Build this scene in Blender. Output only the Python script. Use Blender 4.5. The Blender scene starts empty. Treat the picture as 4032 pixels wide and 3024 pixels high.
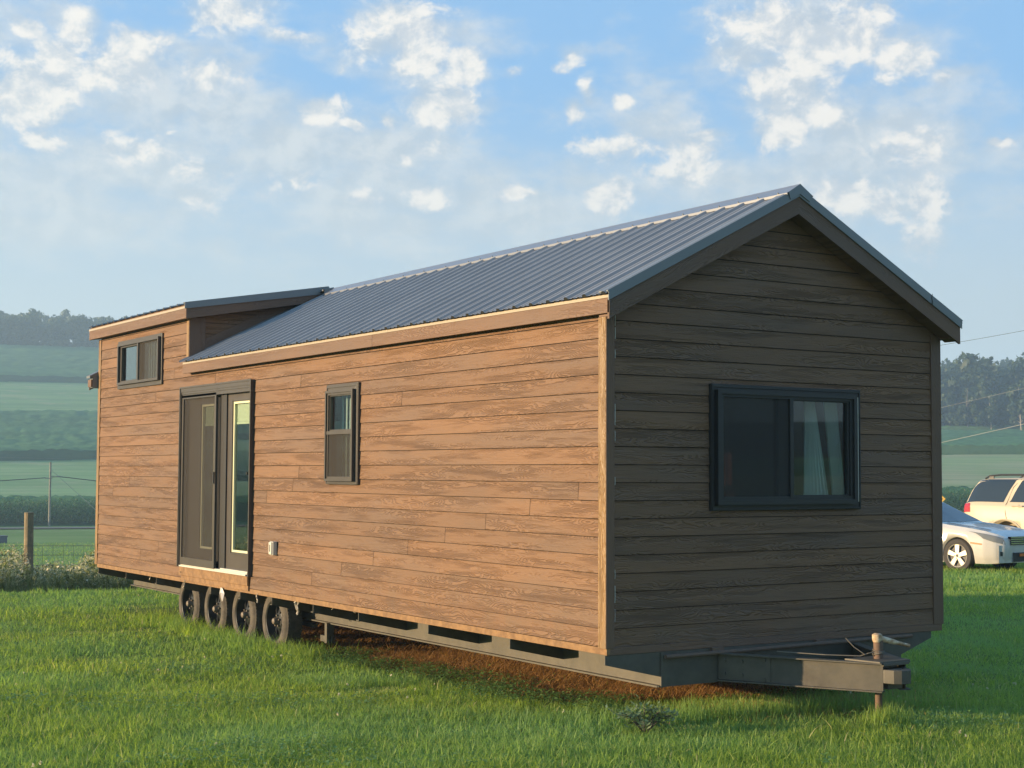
import bpy, bmesh, math, random
import numpy as np
from mathutils import Vector, Matrix
R = math.radians
random.seed(7)
rng = np.random.default_rng(11)
scene = bpy.context.scene
col = scene.collection

# ------------------------------------------------------------------ camera
CAM = np.array([-6.3707, -8.6378, 1.0566]); F = 5992.6
YAW, PITCH, ROLL = 0.57338, 0.058136, 0.0045045
def cam_rows():
    cy, sy = math.cos(YAW), math.sin(YAW); cp, sp = math.cos(PITCH), math.sin(PITCH)
    f = np.array([sy*cp, cy*cp, sp]); r = np.array([cy, -sy, 0]); u = np.cross(r, f)
    c, q = math.cos(ROLL), math.sin(ROLL)
    return c*r + q*u, -q*r + c*u, f
cr, cu, cf = cam_rows()
def photo_dir(u, v):            # direction seen at a point of the photograph (used to measure the clouds' bearings)
    d = cr*(u-2016)/F - cu*(v-1512)/F + cf
    return d/np.linalg.norm(d)
def ray_at(u, v, ax, val):      # where that sight line meets the plane x, y or z = val
    d = photo_dir(u, v); k = (val-CAM[ax])/d[ax]; return CAM+d*k
cd = bpy.data.cameras.new('camera'); cam = bpy.data.objects.new('camera', cd); col.objects.link(cam)
cd.sensor_fit = 'HORIZONTAL'; cd.sensor_width = 36; cd.lens = 36*F/4032
cd.clip_start = 0.1; cd.clip_end = 6000
m = Matrix(((cr[0], cu[0], -cf[0], CAM[0]), (cr[1], cu[1], -cf[1], CAM[1]), (cr[2], cu[2], -cf[2], CAM[2]), (0, 0, 0, 1)))
cam.matrix_world = m
scene.camera = cam

# ------------------------------------------------------------------ light
SUN_AZ = R(-67.0)               # bearing of the sun from +y towards +x
SUN_EL = R(8.0)
sd = bpy.data.lights.new('sun', 'SUN'); so = bpy.data.objects.new('sun', sd); col.objects.link(so)
sd.energy = 5.0; sd.angle = R(0.5); sd.color = (1.0, 0.73, 0.43)
sdir = Vector((math.sin(SUN_AZ)*math.cos(SUN_EL), math.cos(SUN_AZ)*math.cos(SUN_EL), math.sin(SUN_EL)))
so.rotation_euler = sdir.to_track_quat('Z', 'Y').to_euler()
so.location = sdir*60
scene.view_settings.view_transform = 'Standard'; scene.view_settings.look = 'None'
scene.view_settings.gamma = 1; scene.view_settings.exposure = 1.62
scene.cycles.use_denoising = True
scene.cycles.max_bounces = 8; scene.cycles.transparent_max_bounces = 12; scene.cycles.volume_bounces = 0
scene.cycles.sample_clamp_indirect = 6

# ------------------------------------------------------------------ node helpers
class NT:
    def __init__(s, tree): s.t = tree; s.t.nodes.clear()
    def n(s, typ, **kw):
        nd = s.t.nodes.new(typ)
        for k, v in kw.items(): setattr(nd, k, v)
        return nd
    def lk(s, a, b): s.t.links.new(a, b)
    def val(s, sock, v):
        if hasattr(v, 'is_output') or isinstance(v, bpy.types.NodeSocket): s.lk(v, sock)
        else: sock.default_value = v
    def math(s, op, a, b=None, c=None, clamp=False):
        nd = s.n('ShaderNodeMath', operation=op, use_clamp=clamp)
        s.val(nd.inputs[0], a)
        if b is not None: s.val(nd.inputs[1], b)
        if c is not None: s.val(nd.inputs[2], c)
        return nd.outputs[0]
    def vmath(s, op, a, b=None, out=0):
        nd = s.n('ShaderNodeVectorMath', operation=op)
        s.val(nd.inputs[0], a)
        if b is not None: s.val(nd.inputs[1], b)
        return nd.outputs[out]
    def mix(s, f, a, b, blend='MIX'):
        nd = s.n('ShaderNodeMix', data_type='RGBA', blend_type=blend)
        s.val(nd.inputs[0], f); s.val(nd.inputs[6], a); s.val(nd.inputs[7], b)
        return nd.outputs[2]
    def ramp(s, v, lo, hi, a=0., b=1., smooth=True):
        nd = s.n('ShaderNodeMapRange', interpolation_type='SMOOTHSTEP' if smooth else 'LINEAR')
        s.val(nd.inputs[0], v); s.val(nd.inputs[1], lo); s.val(nd.inputs[2], hi); s.val(nd.inputs[3], a); s.val(nd.inputs[4], b)
        return nd.outputs[0]
    def noise(s, vec, scale, detail=3, rough=.5, dist=0.):
        nd = s.n('ShaderNodeTexNoise')
        if vec is not None: s.lk(vec, nd.inputs['Vector'])
        nd.inputs['Scale'].default_value = scale; nd.inputs['Detail'].default_value = detail
        nd.inputs['Roughness'].default_value = rough; nd.inputs['Distortion'].default_value = dist
        return nd.outputs['Fac']
    def mapping(s, vec, scale, loc=(0, 0, 0)):
        nd = s.n('ShaderNodeMapping'); s.lk(vec, nd.inputs[0]); nd.inputs['Scale'].default_value = scale; nd.inputs['Location'].default_value = loc
        return nd.outputs[0]
    def combine(s, x, y, z):
        nd = s.n('ShaderNodeCombineXYZ'); s.val(nd.inputs[0], x); s.val(nd.inputs[1], y); s.val(nd.inputs[2], z); return nd.outputs[0]

def rgb(*c): return (c[0], c[1], c[2], 1)

# ------------------------------------------------------------------ world: clear sky with cloud banks
world = bpy.data.worlds.new('World'); scene.world = world; world.use_nodes = True
w = NT(world.node_tree)
sky = w.n('ShaderNodeTexSky', sky_type='NISHITA'); sky.sun_disc = False
sky.sun_elevation = SUN_EL; sky.sun_rotation = SUN_AZ; sky.altitude = 200; sky.air_density = 1.0; sky.dust_density = 1.5; sky.ozone_density = 2.0
tc = w.n('ShaderNodeTexCoord').outputs['Generated']
sp = w.n('ShaderNodeSeparateXYZ'); w.lk(tc, sp.inputs[0])
az = w.math('ARCTAN2', sp.outputs[0], sp.outputs[1]); el = w.math('ARCSINE', sp.outputs[2])
azel = w.combine(az, el, 0.0)
PX = 1.8228/F                    # radians per unit of the measured cloud sheet
def azel_of(x, y):
    d = photo_dir(x*1.8228, y*1.8228); return math.atan2(d[0], d[1]), math.asin(d[2])
puffs = [(155,62,44,38,1),(480,48,84,48,1),(28,60,34,22,.8),(62,195,88,85,1.1),(112,128,50,40,1),
 (235,140,72,50,1),(300,118,55,42,1),(190,160,40,30,.9),(466,172,60,30,.9),(688,245,50,34,1),(752,276,34,16,1),
 (640,90,75,14,.7),(862,60,105,70,.9),(790,100,55,45,.9),(905,125,65,48,1),(1000,160,40,38,1.2),(975,218,72,45,1.1),
 (850,242,34,18,.8),(870,330,16,26,.8),(1215,126,30,22,.8),(1108,156,18,12,.6),(1255,190,22,30,.9),(1222,232,18,18,.8),
 (1340,219,26,17,1.1),(1337,424,44,32,1.1),(1130,416,60,18,1),(1330,325,95,36,.9),(1500,335,70,55,.8),(1525,306,34,20,1),
 (1490,380,80,38,.9),(1640,60,95,85,.95),(1745,85,90,78,.95),(1830,70,75,70,.9),(1705,185,80,62,1.1),(1895,25,30,24,.8),
 (1925,135,58,38,1),(2020,156,18,14,.7),(1700,286,55,40,1.05),(1815,252,62,34,1.05),(1960,300,70,34,.9),(2130,310,24,13,.9),
 (1860,420,130,60,.85),(1995,505,62,44,.9),(2000,420,70,60,.85),(905,430,80,26,.8),(780,425,55,22,.7),(420,425,70,30,.7),
 (300,325,80,36,.75),(430,365,85,34,.75),(70,305,60,34,.75),(620,390,55,26,.7),(368,286,15,7,.9),(940,290,70,30,.6),(560,60,40,20,.5)]
veils = [(340,220,170,100,.9),(500,270,190,90,.95),(640,330,230,90,.9),(850,320,170,80,.8),(230,360,300,90,.8),(900,410,340,80,.9),
 (1000,480,520,80,.8),(1420,270,150,70,.6),(1800,250,170,120,.8),(1700,410,360,80,.75),(1900,350,190,130,.8),(1750,110,220,110,.6),
 (1130,370,240,50,.5),(60,430,360,90,.8),(880,90,130,90,.6),(60,170,150,130,.6),(2150,330,90,60,.5)]
# the same kind of broken cloud carries on round the rest of the sky, outside the photograph
for _ in range(14):
    veils.append((random.choice([-1, 1])*random.uniform(1500, 5200)+1100, random.uniform(0, 560), random.uniform(200, 420), random.uniform(50, 120), random.uniform(.5, .9)))
wn = w.noise(w.mapping(azel, (1, 1.35, 1)), 9.0, 3, .55)
wn2 = w.noise(w.mapping(azel, (1, 1.35, 1), (5, 3, 0)), 9.0, 3, .55)
warp = w.combine(w.math('MULTIPLY', w.math('SUBTRACT', wn, .5), .045), w.math('MULTIPLY', w.math('SUBTRACT', wn2, .5), .035), 0.)
azw = w.vmath('ADD', azel, warp)
def blobfield(lst):
    acc = None
    for (x, y, rx, ry, s) in lst:
        a, e = azel_of(x, y)
        d = w.vmath('SUBTRACT', azw, (a, e, 0)); d = w.vmath('MULTIPLY', d, (1/(rx*PX*1.7), 1/(ry*PX*1.7), 0))
        l = w.vmath('LENGTH', d, out=1)
        v = w.math('MULTIPLY_ADD', l, -s, s)
        acc = v if acc is None else w.math('MAXIMUM', acc, v)
    return w.math('MAXIMUM', acc, -.4)
pf = blobfield(puffs); vf = blobfield(veils)
cm = w.mapping(azel, (1, 1.25, 1))
n1 = w.noise(cm, 34.0, 9, .66, .25); n1b = w.noise(w.vmath('ADD', cm, (0.006, -0.011, 0)), 34.0, 9, .62, .25)
n2 = w.noise(w.mapping(azel, (1, 1.9, 1), (2, 7, 0)), 16.0, 8, .62)
dens = w.ramp(w.math('ADD', pf, w.math('MULTIPLY', w.math('SUBTRACT', n1, .5), 3.0)), .24, .74)
vd = w.ramp(w.math('ADD', vf, w.math('MULTIPLY', w.math('SUBTRACT', n2, .5), 1.6)), -.12, .75, 0., .86)
lit = w.ramp(w.math('SUBTRACT', n1, n1b), -.13, .13)
core = w.ramp(w.math('ADD', pf, w.math('MULTIPLY', w.math('SUBTRACT', n1, .5), 1.2)), .10, .70)
W = 5.6
white = w.mix(lit, rgb(.52*W, .565*W, .62*W), rgb(.87*W, .82*W, .755*W))
white = w.mix(core, rgb(.52*W, .57*W, .64*W), white)
veil = w.mix(w.ramp(w.math('ADD', w.math('MULTIPLY', n2, .6), w.math('MULTIPLY', n1, .4)), .38, .62), rgb(.40*W, .49*W, .60*W), rgb(.60*W, .63*W, .66*W))
hz = w.ramp(el, R(1.0), R(15.0), 1., 0.)
base = w.mix(0.80, sky.outputs[0], w.mix(hz, rgb(.22*W, .46*W, .80*W), rgb(.44*W, .54*W, .60*W)))
c1 = w.mix(vd, base, veil)
soft = w.ramp(w.math('ADD', w.math('MAXIMUM', pf, w.math('MULTIPLY', vf, .8)), w.math('MULTIPLY', w.math('SUBTRACT', n2, .5), 2.4)), -.05, .95, 0., .80)
softc = w.mix(lit, rgb(.42*W, .49*W, .57*W), rgb(.60*W, .635*W, .665*W))
c1 = w.mix(soft, c1, softc)
c1 = w.mix(w.math('MULTIPLY', hz, .85), c1, rgb(.58*W, .65*W, .68*W))
c2 = w.mix(w.math('MULTIPLY', dens, w.ramp(el, R(2), R(10), .25, .92)), c1, white)
bg = w.n('ShaderNodeBackground'); w.lk(c2, bg.inputs[0]); bg.inputs[1].default_value = 0.072
wo = w.n('ShaderNodeOutputWorld'); w.lk(bg.outputs[0], wo.inputs[0])
world.cycles.sampling_method = 'MANUAL'; world.cycles.sample_map_resolution = 512

# ------------------------------------------------------------------ materials
MAT = {}
def mat(name, color=None, rough=.6, metal=0., build=None, **kw):
    mt = bpy.data.materials.new(name); mt.use_nodes = True; t = NT(mt.node_tree)
    p = t.n('ShaderNodeBsdfPrincipled'); o = t.n('ShaderNodeOutputMaterial'); t.lk(p.outputs[0], o.inputs[0])
    if color: p.inputs['Base Color'].default_value = rgb(*color)
    p.inputs['Roughness'].default_value = rough; p.inputs['Metallic'].default_value = metal
    for k, v in kw.items(): p.inputs[k.replace('_', ' ')].default_value = v
    if build: build(t, p, o)
    MAT[name] = mt; return mt
def mottle(c1, c2, scale=8, bump=.0, detail=4, c3=None):
    def b(t, p, o):
        v = t.n('ShaderNodeTexCoord').outputs['Object']
        n = t.noise(v, scale, detail, .6)
        c = t.mix(t.ramp(n, .3, .7), rgb(*c1), rgb(*c2))
        if c3: c = t.mix(t.ramp(t.noise(v, scale*.23, 5, .65), .55, .72), c, rgb(*c3))
        t.lk(c, p.inputs['Base Color'])
        if bump:
            bp = t.n('ShaderNodeBump'); bp.inputs['Strength'].default_value = bump; bp.inputs['Distance'].default_value = .01
            t.lk(t.noise(v, scale*4, 3), bp.inputs['Height']); t.lk(bp.outputs[0], p.inputs['Normal'])
    return b

def siding_nodes(base, dark, grey, grain_amt=.55, bump=.55):
    def b(t, p, o):
        uv = t.n('ShaderNodeUVMap', uv_map='UVMap').outputs[0]
        at = t.n('ShaderNodeAttribute', attribute_name='rnd').outputs['Fac']
        off = t.combine(t.math('MULTIPLY', at, 53.7), t.math('MULTIPLY', at, 31.3), at)
        v = t.vmath('ADD', uv, off)
        s = t.n('ShaderNodeSeparateXYZ'); t.lk(v, s.inputs[0])
        # growth rings: height across the board pushed about by slow noise along it
        w1 = t.noise(t.mapping(v, (1.6, 9.0, 1)), 1.0, 2, .45)
        w2 = t.noise(t.mapping(v, (7.0, 26.0, 1)), 1.0, 2, .5)
        ph = t.math('ADD', t.math('MULTIPLY', s.outputs[1], 105.0), t.math('ADD', t.math('MULTIPLY', w1, 42.0), t.math('MULTIPLY', w2, 2.6)))
        ring = t.math('SINE', t.math('MULTIPLY', ph, 3.3))
        ring = t.ramp(ring, -.3, .9)
        mask = t.ramp(t.noise(t.mapping(v, (.9, 12.0, 1), (9, 4, 0)), 1.0, 3, .6), .40, .66)
        streak = t.noise(t.mapping(v, (4.0, 140.0, 1)), 1.0, 4, .6)
        fleck = t.noise(t.mapping(v, (60.0, 190.0, 1)), 1.0, 2, .6)
        c = t.mix(t.ramp(t.noise(t.mapping(v, (.55, 2.2, 1), (3, 3, 0)), 1.0, 4, .6), .38, .68), rgb(*base), rgb(*grey))
        tone = t.math('MULTIPLY_ADD', at, .18, .91)
        c = t.mix(1.0, c, t.combine(tone, tone, tone), 'MULTIPLY')
        obj = t.n('ShaderNodeTexCoord').outputs['Object']; so_ = t.n('ShaderNodeSeparateXYZ'); t.lk(obj, so_.inputs[0])
        stain = t.math('MULTIPLY', t.ramp(so_.outputs[2], -.15, .45, 1., 0.), t.ramp(t.noise(t.mapping(obj, (3., 3., 1.2)), 1.0, 5, .65), .40, .68))
        c = t.mix(t.math('MULTIPLY', stain, .40), c, rgb(.11, .075, .045))
        drip = t.ramp(t.noise(t.mapping(obj, (5., 5., .35), (2, 2, 0)), 1.0, 4, .6), .60, .75)
        c = t.mix(t.math('MULTIPLY', drip, .16), c, rgb(dark[0]*1.2, dark[1]*1.2, dark[2]*1.3))
        g = t.math('MULTIPLY', t.math('MULTIPLY', ring, mask), grain_amt)
        c = t.mix(g, c, rgb(*dark))
        c = t.mix(t.math('MULTIPLY', t.ramp(streak, .48, .70), .36), c, rgb(*dark))
        c = t.mix(t.math('MULTIPLY', t.math('MULTIPLY', t.math('SUBTRACT', 1., ring), mask), .22), c, rgb(base[0]*1.45, base[1]*1.5, base[2]*1.6))
        c = t.mix(t.math('MULTIPLY', t.ramp(fleck, .56, .75), .16), c, rgb(base[0]*1.5, base[1]*1.5, base[2]*1.5))
        t.lk(c, p.inputs['Base Color'])
        h = t.math('ADD', t.math('MULTIPLY', t.math('MULTIPLY', ring, mask), -.9), t.math('ADD', t.math('MULTIPLY', streak, .35), t.math('MULTIPLY', fleck, .2)))
        bp = t.n('ShaderNodeBump'); bp.inputs['Strength'].default_value = bump; bp.inputs['Distance'].default_value = .008
        t.lk(h, bp.inputs['Height']); t.lk(bp.outputs[0], p.inputs['Normal'])
    return b
mat('siding', rough=.62, build=siding_nodes((.174, .087, .038), (.068, .036, .021), (.140, .079, .045), .27, .9))
mat('trim_wood', rough=.6, build=siding_nodes((.150, .080, .045), (.080, .043, .027), (.128, .076, .050), .35, .4))
mat('corner_wood_sunlit', rough=.42, build=siding_nodes((.27, .155, .058), (.13, .06, .02), (.20, .12, .05), .45, .8))  # golden look of the sun put into the board colour
mat('joint_and_shade', (.035, .022, .015), .95)  # board end gaps; also paints shade on lap lips and grooves
mat('roof_metal', (.2, .2, .2), .42, .15, Specular_IOR_Level=.5, build=mottle((.20, .205, .21), (.235, .238, .24), 1.3))
mat('trim_metal', (.17, .185, .19), .4, .3)
mat('ridge_metal', (.24, .25, .27), .34, .5)
mat('drip_edge', (.36, .31, .24), .45)
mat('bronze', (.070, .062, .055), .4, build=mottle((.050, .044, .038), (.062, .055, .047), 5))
mat('bronze_shaded', (.016, .017, .017), .45)  # darker copy of bronze, gable shade put into the colour
mat('door_paint', (.072, .060, .052), .42, build=mottle((.050, .041, .035), (.062, .052, .044), 3))
mat('white_vinyl', (.50, .48, .42), .45)
mat('white_alu', (.58, .56, .48), .35)
mat('blind', (.62, .62, .40), .6)
mat('steel_dark', (.15, .14, .115), .55, .1, build=mottle((.070, .065, .052), (.098, .088, .068), 7, .1, c3=(.052, .044, .034)))
mat('rubber', (.06, .052, .045), .85, build=mottle((.050, .044, .038), (.105, .090, .072), 9, .3))
mat('rim_black', (.02, .022, .024), .35, .2)
mat('hub_steel', (.20, .18, .15), .65, .2, build=mottle((.20, .18, .15), (.12, .085, .06), 30))
mat('rust_cream', (.6, .5, .33), .6, build=mottle((.62, .54, .38), (.30, .16, .07), 22, c3=(.12, .06, .03)))
mat('rust', (.2, .12, .08), .8, build=mottle((.10, .075, .055), (.15, .09, .06), 20))
mat('wire', (.16, .14, .11), .7, .1)
mat('osb', (.2, .12, .06), .75, build=mottle((.26, .145, .06), (.16, .085, .035), 14, .3))
mat('scrap', (.55, .47, .36), .8)
mat('plastic_bag', (.45, .42, .40), .3)
mat('interior', (.15, .035, .028), .8)
mat('interior_floor', (.10, .085, .07), .6)
mat('curtain', (.36, .40, .38), .85)
def glass_b(t, p, o):
    tr = t.n('ShaderNodeBsdfTransparent'); tr.inputs[0].default_value = rgb(.88, .93, .91)
    gl = t.n('ShaderNodeBsdfGlossy'); gl.inputs['Roughness'].default_value = .015; gl.inputs[0].default_value = rgb(.95, 1, .97)
    fr = t.n('ShaderNodeLayerWeight'); fr.inputs[0].default_value = .5; refl = t.math('MULTIPLY_ADD', t.math('POWER', fr.outputs['Facing'], 3.2), .80, .035, clamp=True)
    mx = t.n('ShaderNodeMixShader'); t.lk(refl, mx.inputs[0]); t.lk(tr.outputs[0], mx.inputs[1]); t.lk(gl.outputs[0], mx.inputs[2])
    t.lk(mx.outputs[0], o.inputs[0])
mat('glass', build=glass_b)
def screen_b(t, p, o):
    p.inputs['Base Color'].default_value = rgb(.048, .044, .040); p.inputs['Roughness'].default_value = .9
    tr = t.n('ShaderNodeBsdfTransparent'); mx = t.n('ShaderNodeMixShader'); mx.inputs[0].default_value = .38
    t.lk(tr.outputs[0], mx.inputs[1]); t.lk(p.outputs[0], mx.inputs[2]); t.lk(mx.outputs[0], o.inputs[0])
mat('insect_screen', build=screen_b)
mat('car_white', (.52, .505, .47), .25, Coat_Weight=.6)
mat('car_cream', (.46, .40, .29), .45, Coat_Weight=.15)
mat('car_glass', (.02, .028, .032), .06, Specular_IOR_Level=1.0)
mat('car_black', (.015, .016, .018), .5)
mat('car_tyre', (.035, .032, .030), .8)
mat('alloy', (.40, .37, .31), .4, .4)
mat('chrome', (.7, .7, .72), .12, 1.0)
mat('lamp_clear', (.17, .17, .15), .15, Coat_Weight=1.0)
mat('lamp_red', (.36, .012, .012), .2, Coat_Weight=1.0)
mat('amber', (.6, .16, .03), .3)
mat('emblem_blue', (.02, .05, .2), .2, .3)
mat('sign_yellow', (.80, .45, .04), .5)
mat('pole_wood', (.22, .20, .16), .85, build=mottle((.17, .155, .12), (.30, .27, .20), 3))
mat('post_wood', (.20, .16, .09), .85, build=mottle((.15, .125, .075), (.28, .215, .12), 7, .4))
mat('cable', (.05, .055, .05), .6)
mat('cable_bright', (.24, .25, .24), .6)
mat('grey_box', (.12, .13, .15), .6)
mat('asphalt', (.09, .09, .085), .95, build=mottle((.08, .08, .075), (.12, .115, .10), .6))

def leafy(name, c1, c2, c3=None, rough=.55, trans=.35, tipfade=False, patch=None, mscale=.35):
    """leaves and blades: colour varies by the blade's own number and by slow patches over the ground"""
    def b(t, p, o):
        at = t.n('ShaderNodeAttribute', attribute_name='rnd').outputs['Fac']
        c = t.mix(at, rgb(*c1), rgb(*c2))
        pos = t.n('ShaderNodeNewGeometry').outputs['Position']
        if c3:
            c = t.mix(t.ramp(at, .90, .97), c, rgb(*c3))
        if patch:
            n = t.ramp(t.noise(pos, mscale, 4, .6), .36, .66)
            c = t.mix(t.math('MULTIPLY', n, .75), c, t.mix(at, rgb(*patch), rgb(patch[0]*.6, patch[1]*.75, patch[2]*.6)))
        t.lk(c, p.inputs['Base Color'])
        p.inputs['Roughness'].default_value = rough; p.inputs['Specular IOR Level'].default_value = .3
        tl = t.n('ShaderNodeBsdfTranslucent'); t.lk(t.mix(1., c, rgb(1.3, 1.35, .7), 'MULTIPLY'), tl.inputs[0])
        mx = t.n('ShaderNodeMixShader'); mx.inputs[0].default_value = trans
        t.lk(p.outputs[0], mx.inputs[1]); t.lk(tl.outputs[0], mx.inputs[2]); t.lk(mx.outputs[0], o.inputs[0])
    return mat(name, build=b)
leafy('grass', (.125, .225, .032), (.410, .510, .105), (.58, .51, .26), trans=.5, patch=(.28, .43, .17), mscale=.55)
leafy('straw', (.28, .145, .050), (.56, .33, .13), (.20, .18, .06), trans=.2)
leafy('clover', (.10, .20, .05), (.20, .32, .10), trans=.3)
leafy('weed_leaf', (.11, .14, .055), (.28, .29, .14), trans=.35)
leafy('weed_grey', (.12, .19, .08), (.30, .37, .20), trans=.3)
leafy('flower', (.50, .46, .32), (.62, .58, .44), trans=.3)
leafy('corn', (.05, .13, .035), (.14, .25, .07), (.30, .30, .12), trans=.3)
leafy('tree_leaf', (.018, .042, .018), (.058, .092, .034), trans=.3, patch=(.038, .060, .024), mscale=.03)
mat('bark', (.09, .075, .06), .9)
mat('bark_pale', (.30, .27, .23), .8)
def soil(c1, c2, c3, s1=.6, s2=9, rows=0):
    def b(t, p, o):
        pos = t.n('ShaderNodeNewGeometry').outputs['Position']
        c = t.mix(t.ramp(t.noise(pos, s1, 5, .6), .35, .65), rgb(*c1), rgb(*c2))
        if rows:                       # drill rows and tramlines follow the contour
            q = t.n('ShaderNodeSeparateXYZ'); t.lk(t.vmath('SUBTRACT', pos, (float(CAM[0]), float(CAM[1]), 0)), q.inputs[0])
            rr_ = t.math('SQRT', t.math('ADD', t.math('POWER', q.outputs[0], 2.), t.math('POWER', q.outputs[1], 2.)))
            aa_ = t.math('ARCTAN2', q.outputs[0], q.outputs[1])
            nn = t.noise(t.combine(t.math('MULTIPLY', rr_, .22), t.math('MULTIPLY', aa_, 5.), 0.), 1.0, 6, .7)
            c = t.mix(t.math('MULTIPLY', t.ramp(nn, .40, .62), rows), c, rgb(c1[0]*.55, c1[1]*.6, c1[2]*.6))
        c = t.mix(t.ramp(t.noise(pos, s2, 4, .7), .5, .75), c, rgb(*c3))
        t.lk(c, p.inputs['Base Color']); p.inputs['Specular IOR Level'].default_value = .1
        bp = t.n('ShaderNodeBump'); bp.inputs['Strength'].default_value = .8; bp.inputs['Distance'].default_value = .06
        t.lk(t.noise(pos, s2*1.7, 4, .7), bp.inputs['Height']); t.lk(bp.outputs[0], p.inputs['Normal'])
    return b
mat('lawn_soil', rough=.95, build=soil((.11, .18, .035), (.16, .24, .055), (.19, .17, .08), .7, 14))
mat('straw_soil', rough=.95, build=soil((.10, .058, .030), (.18, .10, .042), (.06, .045, .022), 2.5, 20))
mat('meadow', rough=.95, build=soil((.12, .21, .05), (.18, .27, .08), (.22, .22, .10), .05, .5))
mat('field_light', rough=.95, build=soil((.20, .33, .12), (.27, .38, .15), (.30, .34, .17), .02, .12, .5))
mat('field_tan', rough=.95, build=soil((.25, .34, .13), (.36, .35, .19), (.28, .33, .16), .03, .15, .5))
mat('field_dark', rough=.95, build=soil((.075, .180, .065), (.10, .21, .08), (.055, .13, .05), .03, .5, .6))
mat('crop_side', rough=.95, build=soil((.045, .10, .045), (.06, .12, .05), (.035, .075, .035), .05, 1.0))
mat('wood_floor', rough=.95, build=soil((.030, .038, .020), (.045, .05, .025), (.02, .025, .012), .05, .4))

# ------------------------------------------------------------------ object helpers
def tag(o, label=None, cat=None, group=None, kind=None):
    if label: o['label'] = label
    if cat: o['category'] = cat
    if group: o['group'] = group
    if kind: o['kind'] = kind
    return o
def empty(name, loc, label, cat, group=None, rz=0):
    o = bpy.data.objects.new(name, None); o.location = loc; o.rotation_euler = (0, 0, rz); o.empty_display_size = .2
    col.objects.link(o); return tag(o, label, cat, group)
def np_mesh(name, V, polys_flat, counts, matname, parent=None, rnd=None, smooth=False, mats=None, mat_idx=None):
    me = bpy.data.meshes.new(name)
    V = np.asarray(V, np.float32); idx = np.asarray(polys_flat, np.int32); cnt = np.asarray(counts, np.int32)
    me.vertices.add(len(V)); me.vertices.foreach_set('co', V.ravel())
    me.loops.add(len(idx)); me.loops.foreach_set('vertex_index', idx)
    me.polygons.add(len(cnt)); st = np.zeros(len(cnt), np.int32); st[1:] = np.cumsum(cnt)[:-1]
    me.polygons.foreach_set('loop_start', st); me.polygons.foreach_set('loop_total', cnt)
    if smooth: me.polygons.foreach_set('use_smooth', np.ones(len(cnt), bool))
    for mn in (mats or [matname]): me.materials.append(MAT[mn])
    if mat_idx is not None: me.polygons.foreach_set('material_index', np.asarray(mat_idx, np.int32))
    if rnd is not None:
        a = me.attributes.new('rnd', 'FLOAT', 'FACE'); a.data.foreach_set('value', np.asarray(rnd, np.float32))
    me.update(calc_edges=True); me.validate()
    o = bpy.data.objects.new(name, me); o.parent = parent; col.objects.link(o); return o

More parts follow.
